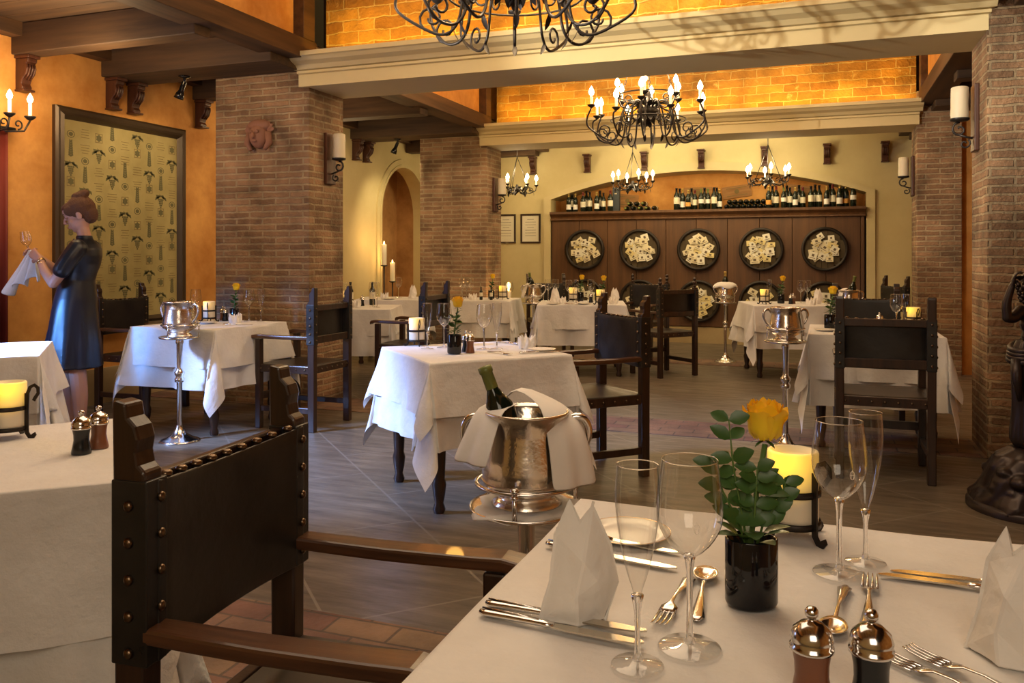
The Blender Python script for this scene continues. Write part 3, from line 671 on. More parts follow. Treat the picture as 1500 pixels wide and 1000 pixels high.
#PART2
# ------------------------------------------------------------------ chairs
def chair_root(key, leather='leather', fin='notch'):
    t = empty('dining_chair'); W, D, HB = .235, .225, 1.03     # half width to post centre; faces +y
    def post_poly():   # side profile (y,z) of the back post
        return [(-.030,0),(.022,0),(.024,.5),(.026,.90),(.026,.925),(.014,.935),(.010,.955),(.014,.975),(.008,.995),(-.006,1.008),(-.010,1.03),(-.034,1.035),(-.036,1.02),(-.034,.9),(-.030,.5)]
    for s in (-1, 1):
        mb = MB(); R = Matrix(((0,1,0),(1,0,0),(0,0,1)))    # x->y, y->x
        if fin == 'notch': mb.prism(post_poly(), .045, R, (s*W, -D, 0))
        else:
            mb.b2((s*W-.022,-D-.028,0),(s*W+.022,-D+.022,.93)); mb.lathe([(.012,.93),(.022,.94),(.012,.955),(.022,.975),(.024,.985),(.012,1.0),(.020,1.015),(.02,1.025),(.001,1.04)], 12, c=(s*W,-D,0))
        mb.build('back_post', M['chair'], t, bev=.005)
    for s in (-1, 1):
        mb = MB(); mb.b2((s*W-.022,D-.02,0),(s*W+.022,D+.025,.655)); mb.build('leg', M['chair'], t, bev=.005)
    for s in (-1, 1):
        mb = MB(); pr = [(-D+.02,.672,.026),(-D+.12,.670,.028),(0,.669,.030),(D-.05,.671,.031),(D+.02,.674,.033),(D+.055,.668,.034),(D+.07,.655,.030)]
        vs = []
        for y, z, w in pr: vs += [(s*W-w,y,z),(s*W+w,y,z),(s*W+w,y,z+.026),(s*W-w,y,z+.026)]
        fs = [(i*4+j, i*4+(j+1)%4, i*4+4+(j+1)%4, i*4+4+j) for i in range(len(pr)-1) for j in range(4)]+[(3,2,1,0),tuple(range(len(vs)-4,len(vs)))]
        vs = [(x, y, z-.012) for x, y, z in vs]; mb.add(vs, fs); mb.build('arm', M['arm'], t, bev=.006)
    # slung leather back
    mb = MB(); n = 10; vs = []
    for j in range(9):
        z = .625+.285*j/8
        for i in range(n+1):
            x = -W+2*W*i/n; e = 1-(2*i/n-1)**2; zz = z - (.012*e if j == 8 else 0)
            vs.append((x, -D+.030-.022*e, zz))
    mb.add(vs, [(j*(n+1)+i, j*(n+1)+i+1, (j+1)*(n+1)+i+1, (j+1)*(n+1)+i) for j in range(8) for i in range(n)], True)
    for s in (-1, 1):   # wraps round the posts
        mb.b2((s*W-.026,-D-.034,.625),(s*W+.026,-D+.033,.912))
    o = mb.build('backrest', M[leather], t, bev=.004, solid=.006)
    mb = MB()
    for s in (-1, 1):
        for i in range(5):
            z = .655+.057*i
            mb.sph((s*(W-.006), -D+.036, z), .0085, 8, (1,.7,1)); mb.sph((s*(W+.028), -D+.0, z-.01), .0085, 8, (.7,1,1)); mb.sph((s*W,-D-.037,z), .0075, 8, (1,.7,1))
    for i in range(9):
        x = -W+.04+(2*W-.08)*i/8; e = 1-(x/W)**2; mb.sph((x,-D+.026-.022*e,.914-.012*e), .010, 8, (1.2,1,.7))
    mb.build('nail_heads', M['nail'], o)
    mb = MB(); mb.b2((-W+.02,-D-.022,.632),(W-.02,-D-.002,.685)); mb.build('back_rail', M['chair'], t, bev=.004); mb = MB(); mb.b2((-W+.02,-D-.022,.865),(W-.02,-D-.002,.908)); mb.build('back_rail', M['chair'], t, bev=.004)
    # seat
    mb = MB(); n = 8; vs = []
    for j in range(n+1):
        for i in range(n+1):
            x = -W-.02+(2*W+.04)*i/n; y = -D+.02+(2*D+.0)*j/n; e = (1-(2*i/n-1)**2)*(1-(2*j/n-1)**2); vs.append((x*.98, y, .47-.012*e))
    mb.add(vs, [(j*(n+1)+i, j*(n+1)+i+1, (j+1)*(n+1)+i+1, (j+1)*(n+1)+i) for j in range(n) for i in range(n)], True)
    mb.build('seat', M[leather+'' if leather != 'leather' else 'leather2'], t, solid=.012)
    mb = MB(); mb.b2((-W+.01,D-.012,.415),(W-.01,D+.02,.468)); mb.b2((-W+.01,-D-.015,.415),(W-.01,-D+.012,.468))
    for s in (-1,1): mb.b2((s*W-.016,-D+.01,.415),(s*W+.016,D-.01,.468))
    o = mb.build('seat_rail', M['chair'], t, bev=.003)
    mb = MB()
    for i in range(7): x = -W+.03+(2*W-.06)*i/6; mb.sph((x,D+.022,.442), .007, 8); mb.sph((x,-D-.017,.442), .007, 8)
    for s in (-1,1):
        for i in range(6): mb.sph((s*(W+.017),-D+.05+.075*i,.442), .007, 8)
    mb.build('seat_nails', M['nail'], o)
    for s in (-1, 1):
        mb = MB(); mb.b2((s*W-.014,-D,.13),(s*W+.014,D,.17)); mb.build('stretcher', M['chair'], t, bev=.003)
    mb = MB(); mb.b2((-W,D-.01,.21),(W,D+.014,.26)); mb.build('stretcher', M['chair'], t, bev=.003)
    proto(key, t)
chair_root('chair'); chair_root('chairf', 'leather', 'finial')
GC = 'dark wood armchairs with leather backs'
def chair(x, y, rz, lab, key='chair', g=GC): return put(key, (x,y,0), radians(rz), lab, 'chair', g)
chair(-.795,1.262,-86,'large dark armchair with studded black leather back at the nearest table').scale = (.93,1,1)
chair(.345,5.33,0,'dark armchair seen from behind at the right table')
chair(.36,7.25,180,'dark armchair on the far side of the right table facing the camera')
chair(-1.27,4.74,135,'dark armchair right of the middle table behind the ice bucket')
chair(-3.63,5.33,90,'dark armchair right of the woman table in front of the brick pillar')
chair(-5.22,5.38,-90,'dark armchair behind the woman beside the framed tapestry')
chair(-3.50,6.85,90,'dark armchair between the left pillars')
chair(-4.60,10.12,165,'dark armchair behind the blue-lit table by the niche')
chair(-3.22,10.12,-150,'dark armchair left of the far table beside the far ice bucket stand')
chair(-1.56,8.90,50,'armchair with shiny black leather back and turned finials', 'chairf')
chair(-2.05,10.15,165,'armchair with turned finials behind the far table', 'chairf')
chair(.62,10.5,115,'dark armchair right of the far right table')

# ------------------------------------------------------------------ tables and cloths
def leg_prof(): return [(.026,0),(.032,.02),(.022,.05),(.030,.09),(.036,.14),(.028,.17),(.030,.20),(.040,.45),(.046,.60),(.030,.64),(.042,.66),(.042,.73)]
def cloth_mesh(S, Lc, z, seed, flare=.05, fold=.26, rip=.06, n=64):
    rnd = random.Random(seed); ph = [rnd.uniform(0,6.3) for _ in range(12)]; h = S/2; mb = MB(); vs = []
    ts = sorted(set([round(-Lc/2+Lc*i/n,5) for i in range(n+1)]+[-h,h,-h+.012,h-.012,-h-.02,h+.02])); k = len(ts); R0 = .02
    for v in ts:
        for u in ts:
            cx, cy = max(-h,min(h,u)), max(-h,min(h,v)); ox, oy = u-cx, v-cy; t = sqrt(ox*ox+oy*oy)
            if t < 1e-6:
                vs.append((u, v, z+.0015*sin(u*14+ph[0])*sin(v*11+ph[1]))); continue
            dx, dy = ox/t, oy/t; side = 0 if abs(ox) < 1e-6 else (1 if abs(oy) < 1e-6 else 2)
            if side < 2:
                s_ = u if side == 0 else v; q = 2 if side == 0 else 3; q += 4 if (oy < 0 or ox < 0) else 0
                e = t*(flare + rip*(sin(s_*11+ph[q % 12])+.55*sin(s_*23+ph[(q+1) % 12])+.25*sin(s_*41+ph[(q+2) % 12]))*min(1,t/.22))
                e += .5*t*max(0, (abs(s_)/h-.80)/.20)**2*.35
                px, py = cx+dx*e, cy+dy*e; dn = e
            else:
                a = abs(math.atan2(abs(oy), abs(ox))); w = sin(2*a)
                sx, sy = (1 if ox > 0 else -1), (1 if oy > 0 else -1)
                c0 = flare+.03
                ax = c0*cos(a)**.8 if cos(a) > .001 else 0; ay = c0*sin(a)**.8 if sin(a) > .001 else 0
                dg = fold*w*w*(.8+.2*sin(ph[8]+t*9))
                zg = .24*sin(4*a+ph[9]*.3)*w*min(1, t/.2)
                ex, ey = t*(ax+dg*.5+zg*.5), t*(ay+dg*.5-zg*.5); px, py = cx+sx*ex, cy+sy*ey; dn = sqrt(ex*ex+ey*ey)
            dn = min(dn, t*.95); zz = z-sqrt(t*t-dn*dn)
            if t < R0: zz = z - (R0-sqrt(max(0,R0*R0-t*t)))
            else: zz = min(z, zz)
            vs.append((px, py, max(.03, zz)))
    mb.add(vs, [(j*k+i, j*k+i+1, (j+1)*k+i+1, (j+1)*k+i) for j in range(k-1) for i in range(k-1)], True)
    return mb
TZ = .75
def table(name, x, y, ang, S=.78, drop=.40, over=.24, seed=1, legs=True, overlay=True):
    rz = radians(ang); t = empty('dining_table', (x,y,0), rz); tag(t, 'dark turned-leg table %s' % name, 'table', 'dining tables')
    mb = MB(); mb.b2((-S/2+.006,-S/2+.006,.715),(S/2-.006,S/2-.006,.737)); mb.build('table_top', M['chair'], t)
    mb = MB(); q = S/2-.07
    for a, b in (((-q,-q-.01,.63),(q,-q+.01,.715)),((-q,q-.01,.63),(q,q+.01,.715)),((-q-.01,-q,.63),(-q+.01,q,.715)),((q-.01,-q,.63),(q+.01,q,.715))): mb.b2(a, b)
    mb.build('apron', M['chair'], t)
    for sx in (-1,1):
        for sy in (-1,1): mb = MB(); mb.lathe(leg_prof(), 14, c=(sx*q,sy*q,0)); mb.build('leg', M['chair'], t)
    o = cloth_mesh(S, S+2*drop, .743, seed).build('tablecloth', M['cloth'], loc=(x,y,0)); o.rotation_euler.z = rz
    tag(o, 'long white under cloth on the table %s' % name, 'tablecloth', 'white under cloths')
    if overlay:
        o = cloth_mesh(S+.012, S+2*over, .7485, seed+50, flare=.08, fold=.30).build('tablecloth_overlay', M['cloth'], loc=(x,y,0)); o.rotation_euler.z = rz
        tag(o, 'shorter white top cloth on the table %s' % name, 'tablecloth', 'white top cloths')
def tang(x, y, ang):
    c, s_ = cos(radians(ang)), sin(radians(ang)); return lambda u, v: (x+u*c-v*s_, y+u*s_+v*c)
table('nearest the camera', -.06, 1.285, 0, .81, .40, .24, 1)
table('left of the nearest chair', -2.03, 1.50, 45, .80, .52, .34, 2)
table('behind the frosty bucket', -1.76, 4.16, 46, .77, .42, .27, 3)
table('beside the woman', -4.30, 5.10, -2, .77, .42, .28, 4)
table('at the left edge', -4.34, 3.18, 45, .80, .50, .30, 5)
table('behind the right armchair', .34, 6.22, 0, .80, .46, .30, 6)
table('far right by the barrels', -.33, 9.45, 15, .85, .44, .28, 7)
table('far middle by the barrels', -2.45, 8.86, 15, .92, .42, .26, 8)
table('between the left pillars', -4.36, 7.32, 20, .77, .44, .26, 9)
table('blue-lit near the niche', -4.86, 8.98, 20, .78, .42, .26, 10)
table('before the far left pillar', -3.72, 9.20, 10, .70, .42, .26, 11)

# ------------------------------------------------------------------ tableware prototypes
def wineglass(key, h, rb, rr, bowl0, base, stemr=.0045):
    t = empty('wine_glass'); n = 32
    out = []
    for i in range(15):
        s_ = i/14; z = bowl0+(h-bowl0)*s_
        if key == 'flute': r = rb*min(1, (sin(min(1,s_*1.15)*pi/2))**.72)*(1 if s_ < .75 else 1-.10*(s_-.75)/.25)
        else: r = rb*(sin(min(1, s_*2.1)*pi/2)**.62) if s_ < .476 else rb+(rr-rb)*((s_-.476)/.524)**1.5
        out.append((max(.0045, r), z))
    mb = MB(); mb.lathe(out, n, closed=True); bo = mb.build('bowl', M['glass'], t)
    mb = MB(); mb.lathe([(rr,h),(rr+.0007,h+.0006),(rr,h+.0012),(rr-.0007,h+.0006),(rr,h)] if key != 'flute' else [(out[-1][0],h),(out[-1][0]+.0007,h+.0006),(out[-1][0],h+.0012),(out[-1][0]-.0007,h+.0006),(out[-1][0],h)], n, closed=True); mb.build('rim', M['glassS'], t)
    mb = MB(); mb.lathe([(.0001,bowl0+.006),(.008,bowl0+.004),(.0065,bowl0-.004),(stemr,bowl0-.018),(stemr*.85,bowl0*.5),(stemr,.02),(stemr*1.8,.008),(.0001,.006)], 20, closed=True); mb.build('stem', M['glassS'], t); mb = MB(); mb.lathe([(stemr*1.8,.0085),(base*.45,.0050),(base*.96,.003),(base,.0018),(base*.97,.0004)], n, closed=True); mb.build('foot', M['glass'], t)
    if key != 'flute':   # small etched emblem
        mb = MB(); a0 = 0; R_ = rb*1.004
        def q(a, z): return (R_*sin(a), -R_*cos(a), z)
        z0 = bowl0+(h-bowl0)*.40
        c = [q(.085*cos(2*pi*i/16), z0+.0065*sin(2*pi*i/16)) for i in range(17)]; mb.tube(c, .0004, 4)
        mb.tube([q(-.085,z0),q(.085,z0)], .0004, 4); mb.tube([q(-.05,z0-.006),q(0,z0+.009),q(.05,z0-.006)], .0004, 4)
        mb.build('emblem', M['white'], bo)
    proto(key, t)
wineglass('wine', .245, .043, .036, .118, .041)
wineglass('flute', .250, .0285, .026, .085, .033, .0038)
def pillarcandle():
    t = empty('candle_lantern')
    c = MB(); c.lathe([(.043,0),(.045,.004),(.045,.125),(.043,.129),(.037,.129),(.034,.119),(.001,.115)], 32); o = c.build('candle', M['led'], t, loc=(0,0,.028))
    mb = MB()
    for k in range(4):
        a = pi/2*k+.35; d = V((cos(a),sin(a),0)); z = V((0,0,1)); side = V((-sin(a),cos(a),0))
        top = .125 if k != 1 else .135
        pts = [d*.050+z*top, d*.050+z*.03, d*.051+z*.014, d*.058+z*.004, d*.068+z*.003, d*.072+z*.008, d*.069+z*.013]
        mb.strap(pts, .0115, .0035, up=tuple(side))
    for z in (.028,.085):
        P = []
        mb.lathe([(.047,z-.006),(.049,z-.006),(.049,z+.006),(.047,z+.006),(.047,z-.006)], 32, closed=True)
    mb.lathe([(.001,.022),(.047,.022),(.047,.026),(.001,.026)], 24, closed=True)
    mb.build('iron_holder', M['iron'], t)
    mb = MB(); a = .35+pi/2*3; d = V((cos(a),sin(a),0)); z = V((0,0,1))
    mb.strap([d*.051+z*.07, d*.053+z*.125, d*.060+z*.142, d*.072+z*.148, d*.082+z*.140, d*.083+z*.125, d*.074+z*.112, d*.070+z*.104], .009, .0035, up=tuple(V((-sin(a),cos(a),0)))); mb.build('handle', M['iron'], t)
    proto('candle', t)
pillarcandle()
def mill(key, m_):
    t = empty('pepper_mill' if key == 'pepper' else 'salt_mill')
    mb = MB(); mb.lathe([(.024,0),(.0245,.003),(.021,.02),(.0185,.035),(.019,.048),(.0215,.062),(.022,.064)], 24); mb.build('body', m_, t)
    mb = MB(); mb.lathe([(.0225,.063),(.0245,.064),(.0245,.068),(.0225,.069),(.024,.076),(.021,.086),(.012,.094),(.005,.0965),(.0045,.099),(.0075,.102),(.0078,.107),(.005,.111),(.001,.112)], 28); mb.build('silver_cap', M['steel'], t); proto(key, t)
mill('pepper', M['pepper']); mill('salt', M['salt'])
def vase(key, seed, big=True):
    t = empty('rose_vase'); rnd = random.Random(seed)
    mb = MB(); mb.lathe([(.001,.0),(.032,0),(.036,.003),(.038,.008),(.038,.098),(.0365,.100),(.034,.098),(.034,.02),(.001,.02)], 36, sx=1, sy=.8); mb.build('vase', M['black'], t)
    top = V((.020,.0,.245)); s0 = V((-.006,0,.03))
    st = MB(); st.tube([s0, V((.0,.0,.10)), V((.008,0,.17)), top-V((0,0,.01))], .0042, 8)
    br = []
    if big:
        for (bx_, by_, hh, tw) in ((-.036,-.012,.272,0),(-.052,.004,.205,1),(.002,-.022,.205,2),(.050,.0,.178,3)):
            p = [V((0,0,.06)), V((bx_*.35,by_*.4,.12)), V((bx_*.8,by_*.8,.12+(hh-.12)*.55)), V((bx_,by_,hh))]; st.tube(p, [.002,.0018,.0015,.001], 6); br.append(p)
    st.build('stem', M['stem'], t)
    lf = MB()
    for p in br:
        for s_ in (.36,.55,.72,.87,1.0):
            x = s_*3; i = min(2, int(x)); q = p[i].lerp(p[i+1], x-i)
            for sd in (-1, 1):
                a = rnd.uniform(-.6,.6); lf.leaf(q, (sd*.9*cos(a), sin(a)*.8-.15, .35+rnd.uniform(-.2,.3)), (rnd.uniform(-.4,.4),-.8,.5), rnd.uniform(.030,.040)*(1.1-.25*s_), rnd.uniform(.021,.027)*(1.1-.25*s_), .12)
    for k in range(11 if big else 26):   # collar of leaves over the rim
        a = 2*pi*k/11*(1 if big else 1.35); z0 = .095 if big else .09+.11*(k/26)
        r_ = .018 if big else .012
        lf.leaf((r_*cos(a), r_*.8*sin(a), z0+rnd.uniform(0,.02)), (cos(a), sin(a), .5+rnd.uniform(-.3,.4)), (0,0,1), rnd.uniform(.030,.042), rnd.uniform(.022,.030), .1)
    lf.leaf(V((.008,0,.165)), (.8,-.3,.1), (0,-.5,1), .045, .026); lf.leaf(V((.010,0,.18)), (.7,-.2,.6), (0,-.7,.7), .035, .018); lf.leaf(V((.004,0,.14)), (-.7,-.3,.5), (0,-.7,.7), .04, .024)
    lf.build('leaves', M['green'], t)
    ro = MB(); ce = MB()
    for k in range(5): a = 2*pi*k/5; ce.leaf(top-V((0,0,.004)), (cos(a)*.8,sin(a)*.8,-.1), (0,0,1), .024, .007)
    ce.build('sepals', M['green'], t)
    # spiralled petals
    for ring, (n, r0, h, op) in enumerate(((3,.008,.050,.0),(4,.013,.054,.05),(5,.0175,.054,.10),(5,.0215,.050,.30),(5,.0235,.043,.55))):
        for k in range(n):
            a0 = 2*pi*k/n+ring*.7+rnd.uniform(-.1,.1); vs = []; w = 1.9*pi/n*1.25; m_ = 6
            for j in range(6):
                s_ = j/5; z = h*s_; rr = r0*(sin(min(1,s_*1.7+.42)*pi/2))*(1.06-.14*s_*s_) + op*.020*s_**4
                for i in range(m_+1):
                    a = a0+(i/m_-.5)*w*(.55+.45*sin(min(1,s_*1.3+.2)*pi/2)); e = abs(i/m_-.5)*2
                    vs.append(top+V((rr*cos(a), rr*sin(a), z-.010*e*e*s_ + .0028*sin(7*a+ring*2))))
            ro.add(vs, [(j*(m_+1)+i, j*(m_+1)+i+1, (j+1)*(m_+1)+i+1, (j+1)*(m_+1)+i) for j in range(5) for i in range(m_)], True)
    ro.build('rose', M['rose'], t); proto(key, t)
vase('vase', 3, True); vase('vaseS', 5, False)
# folded napkins
def napkin(key, prof, n, hgt, rx, ry, seed, peaks):
    t = MB(); rnd = random.Random(seed); vs = []; rows = len(prof)
    for r_, (q, z) in enumerate(prof):
        for i in range(n):
            a = 2*pi*i/n; alt = 1 if i % 2 == 0 else .74
            zz = z*hgt; rr = q*alt*(1+rnd.uniform(-.07,.07))
            if r_ == rows-1: zz *= peaks[i % len(peaks)]
            vs.append((rx*rr*cos(a), ry*rr*sin(a), zz))
    fs = []
    for r_ in range(rows-1):
        for i in range(n):
            a, b, c, d = r_*n+i, r_*n+(i+1) % n, (r_+1)*n+(i+1) % n, (r_+1)*n+i
            if (i+r_) % 2: fs += [(a,b,c),(a,c,d)]
            else: fs += [(a,b,d),(b,c,d)]
    t.add(vs, fs); return t
for key, seed in (('napT', 4), ('napB', 9)):
    if key == 'napT':
        mb = MB(); F = dict(A=(-.058,-.012,0),B=(.036,-.008,0),C=(-.004,-.034,0),D=(-.041,-.010,.058),E=(-.034,-.004,.118),F=(-.013,.0,.162),G=(.001,-.006,.138),H=(.019,.0,.158),I=(.044,-.002,.104),J=(.054,-.004,.052),K=(.004,-.032,.088),L=(-.006,-.036,.043),M=(.024,-.026,.062),Z=(.0,.030,.075),Y=(-.03,.026,0),X=(.03,.026,0))
        nm = list(F); mb.add([F[k] for k in nm], [[nm.index(c) for c in f] for f in ('ACL','ALD','DLK','DKE','EKG','EGF','GKH','HKI','IKM','IMJ','MKL','MLB','LCB','MBJ','AYC','CXB','YXC','AYD','YZD','DZE','EZF','FZG','GZH','HZI','IZJ','JZX','JXB','YXZ')])
    else:
        mb = MB(); n = 8; vs = [(0,0,.004)]; rnd = random.Random(seed)
        for i in range(2*n):
            a = 2*pi*i/(2*n); pk = i % 2 == 0
            vs += [(.045*cos(a),.036*sin(a),0), (.050*cos(a)*(1.12 if pk else .8),.040*sin(a)*(1.12 if pk else .8),.035), ((.052 if pk else .034)*cos(a),(.042 if pk else .028)*sin(a),(.092 if i in (0,4,10) else .074) if pk else .042), (.012*cos(a),.010*sin(a),.03)]
        m_ = 2*n; fs = []
        for i in range(m_):
            a, b = 1+4*i, 1+4*((i+1) % m_)
            for r_ in range(3): fs += [(a+r_,b+r_,b+r_+1),(a+r_,b+r_+1,a+r_+1)] if i % 2 else [(a+r_,b+r_,a+r_+1),(b+r_,b+r_+1,a+r_+1)]
            fs.append((a+3,b+3,0))
        mb.add(vs, fs)
    o = mb.build('napkin', M['napkin'])
    d = o.modifiers.new('b','BEVEL'); d.width = .0025; d.segments = 1; d = o.modifiers.new('u','SUBSURF'); d.subdivision_type = 'SIMPLE'; d.levels = d.render_levels = 3
    tx = bpy.data.textures.new('crumple','CLOUDS'); tx.noise_scale = .035; d = o.modifiers.new('d','DISPLACE'); d.texture = tx; d.strength = .006; d.mid_level = .5; d.texture_coords = 'LOCAL'
    proto(key, o)
# cutlery, lying along +x
def knife():
    t = empty('knife'); mb = MB()
    sec = [(0,.004,.003),(.01,.0095,.005),(.06,.0075,.0045),(.095,.006,.004),(.10,.008,.0045),(.112,.005,.003)]
    vs = []
    for x, w, h in sec:
        for a in range(8): vs.append((x, w*cos(a*pi/4), .006+h*sin(a*pi/4)))
    mb.add(vs, [(i*8+j,i*8+(j+1)%8,(i+1)*8+(j+1)%8,(i+1)*8+j) for i in range(5) for j in range(8)]+[tuple(range(8))[::-1],tuple(range(40,48))], True)
    mb.tube([(.004,0,.012),(.05,0,.0115),(.09,0,.0105)], .0012, 6); mb.build('handle', M['silver'], t, )
    mb = MB(); P = [(.110,-.006),(.135,-.009),(.20,-.009),(.225,-.006),(.238,.001),(.235,.006),(.20,.008),(.110,.006)]
    k = len(P); mb.add([(x,y,.0042) for x,y in P]+[(x,y,.0065) for x,y in P], [tuple(range(k))[::-1],tuple(range(k,2*k))]+[(j,(j+1)%k,k+(j+1)%k,k+j) for j in range(k)]); mb.build('blade', M['blade'], t); proto('knife', t)
knife()
def strip(mb, pts, z0=0):   # (x, halfwidth, z)
    vs = []
    for x, w, z in pts: vs += [(x,-w,z),(x,-w*.5,z+.0012),(x,w*.5,z+.0012),(x,w,z),(x,w*.5,z-.0012),(x,-w*.5,z-.0012)]
    mb.add(vs, [(i*6+j,i*6+(j+1)%6,(i+1)*6+(j+1)%6,(i+1)*6+j) for i in range(len(pts)-1) for j in range(6)]+[tuple(range(6))[::-1],tuple(range(len(vs)-6,len(vs)))], True)
def fork():
    t = empty('fork'); mb = MB(); strip(mb, [(0,.004,.003),(.012,.0105,.004),(.05,.007,.006),(.10,.0028,.011),(.125,.0035,.010),(.135,.012,.007),(.15,.013,.004)]); mb.build('handle', M['silver'], t)
    mb = MB()
    for i in range(4):
        y = -.0105+.007*i; mb.tube([(.148,y,.004),(.17,y,.0035),(.19,y*.95,.005),(.20,y*.9,.008)], [.0022,.002,.0016,.0008], 6)
    mb.build('tines', M['silver'], t); proto('fork', t)
fork()
def spoon():
    t = empty('spoon'); mb = MB(); strip(mb, [(0,.004,.003),(.012,.0105,.004),(.05,.007,.006),(.10,.0028,.011),(.135,.0035,.008),(.145,.006,.006)]); mb.build('handle', M['silver'], t)
    mb = MB(); vs = []; n = 20
    for r_ in range(6):
        q = r_/5
        for i in range(n): a = 2*pi*i/n; vs.append((.168+.030*q*cos(a), .0195*q*sin(a)*(1+.12*cos(a)), .0015+.0075*q*q))
    mb.add(vs, [(r_*n+i,r_*n+(i+1)%n,(r_+1)*n+(i+1)%n,(r_+1)*n+i) for r_ in range(5) for i in range(n)], True); mb.build('bowl', M['silver'], t, solid=.001); proto('spoon', t)
spoon()
t = empty('bread_plate'); mb = MB(); mb.lathe([(.001,.004),(.04,.004),(.05,.006),(.075,.013),(.076,.0115),(.05,.003),(.035,.0),(.001,0)], 40, closed=True); mb.build('dish', M['plate'], t); mb = MB(); mb.lathe([(.0755,.0130),(.0762,.0136),(.0768,.0128)], 40, closed=True); mb.build('gold_rim', M['gold'], t); proto('plate', t)

# ------------------------------------------------------------------ laying the tables
def lay(P, z, items, where):
    for key, u, v, rz, lab in items:
        x, y = P(u, v) if P else (u, v)
        cat = {'wine':'wine glass','flute':'champagne flute','candle':'candle','pepper':'pepper mill','salt':'salt mill','vase':'vase','vaseS':'vase','napT':'napkin','napB':'napkin','knife':'knife','fork':'fork','spoon':'spoon','plate':'plate'}[key]
        put(key, (x,y,z), radians(rz), '%s on the table %s' % (lab, where), cat, {'wine':'wine glasses','flute':'champagne flutes','candle':'candles in iron holders','pepper':'pepper mills','salt':'salt mills','vase':'rose vases','vaseS':'rose vases','napT':'folded napkins','napB':'folded napkins','knife':'knives','fork':'forks','spoon':'spoons','plate':'bread plates'}[key])
Z0 = .7505
near = 'nearest the camera'
lay(None, Z0, [
 ('flute',-.212,1.025,0,'tall empty champagne flute before the left napkin'),
 ('wine',-.158,1.095,20,'large empty wine glass left of the rose vase'),
 ('wine',.03,1.435,25,'large empty wine glass right of the lit candle'),
 ('flute',.072,1.50,0,'champagne flute behind the right wine glass'),
 ('vase',-.093,1.262,20,'black vase with one yellow rose'),
 ('candle',-.045,1.60,28,'lit ivory candle in iron holder behind the rose'),
 ('salt',-.008,1.005,0,'brown and silver salt mill'), ('pepper',.055,1.02,0,'black and silver pepper mill'),
 ('napT',-.318,1.135,20,'tall folded white napkin at the left place'), ('napT',.232,1.20,-40,'tall folded white napkin at the right edge'),
 ('knife',-.455,1.125,-3,'silver knife, upper of the pair before the left napkin'),('knife',-.452,1.094,-4,'silver knife, lower of the pair before the left napkin'),
 ('fork',-.19,1.335,-95,'silver fork left of the spoon under the wine glass'),('spoon',-.160,1.175,93,'silver spoon left of the rose vase'),
 ('plate',-.325,1.49,0,'white bread plate with gilt rim'),
 ('knife',-.455,1.475,-12,'silver knife, upper of the pair behind the left napkin'),('knife',-.450,1.395,-10,'silver knife, lower of the pair behind the left napkin'),
 ('fork',.062,1.235,86,'silver fork behind the pepper mill'),('spoon',.038,1.38,-97,'silver spoon behind the salt mill'),
 ('knife',.325,1.435,178,'silver knife, lower of the pair by the right napkin'),('knife',.345,1.465,180,'silver knife, upper of the pair by the right napkin'),
 ('fork',.262,1.06,141,'silver fork, upper of the pair at the bottom right'),('fork',.225,1.035,140,'silver fork, lower of the pair at the bottom right'),
], near)
lay(None, Z0, [
 ('candle',-2.135,1.705,90,'lit ivory candle in curled iron holder'),
 ('pepper',-1.79,1.635,0,'black and silver pepper mill'), ('salt',-1.80,1.70,0,'brown and silver salt mill'),
], 'left of the nearest chair')
wm = 'behind the frosty bucket'
lay(None, Z0, [
 ('candle',-2.16,4.28,20,'lit ivory candle in iron holder'),('flute',-2.02,4.13,0,'champagne flute left of the vase'),('wine',-1.96,4.22,0,'wine glass left of the vase'),
 ('vaseS',-1.79,3.98,0,'slim black vase with yellow rose'),('salt',-1.73,4.05,0,'brown and silver salt mill'),('pepper',-1.77,4.09,0,'black and silver pepper mill'),
 ('wine',-1.72,4.22,0,'wine glass right of the mills'),('flute',-1.66,4.26,0,'champagne flute right of the mills'),
 ('napB',-1.52,4.36,30,'lotus folded white napkin'),('plate',-1.40,4.26,0,'white bread plate'),('knife',-1.62,4.50,150,'silver knife behind the napkin'),('fork',-1.66,4.12,-30,'silver fork before the napkin'),('knife',-1.47,4.09,40,'silver knife beside the bread plate'),
], wm)
P = tang(-4.30,5.10,-2); wl = 'beside the woman'
lay(P, Z0, [
 ('napB',.12,.13,0,'pointed white napkin on the right'),('candle',-.17,.17,10,'lit candle in iron holder'),('pepper',-.10,.27,0,'black and silver pepper mill'),('salt',-.15,.30,0,'brown and silver salt mill'),
 ('vaseS',-.02,.28,0,'black vase with yellow rose'),('wine',.10,.31,0,'wine glass right of the vase'),('flute',.20,.33,0,'champagne flute right of the vase'),('wine',-.35,.22,0,'wine glass left of the candle'),
 ('napT',-.36,.12,0,'tall white napkin behind the ice bucket'),('knife',.16,-.05,10,'silver knife'),('plate',-.05,.02,0,'white bread plate'),
], wl)
P = tang(.34,6.22,0); wr = 'behind the right armchair'
lay(P, Z0, [
 ('vaseS',-.27,.05,0,'dark vase with yellow rose'),('plate',-.30,-.16,0,'white bread plate'),('napB',-.07,-.05,0,'lotus folded white napkin'),('wine',.16,.10,0,'wine glass seen over the chair back'),('candle',.27,.14,0,'lit candle in iron holder'),('flute',.21,.02,0,'champagne flute'),('pepper',.06,.20,0,'black and silver pepper mill'),('knife',-.25,-.28,60,'silver knife'),
], wr)
P = tang(-.33,9.45,15); wf = 'far right by the barrels'
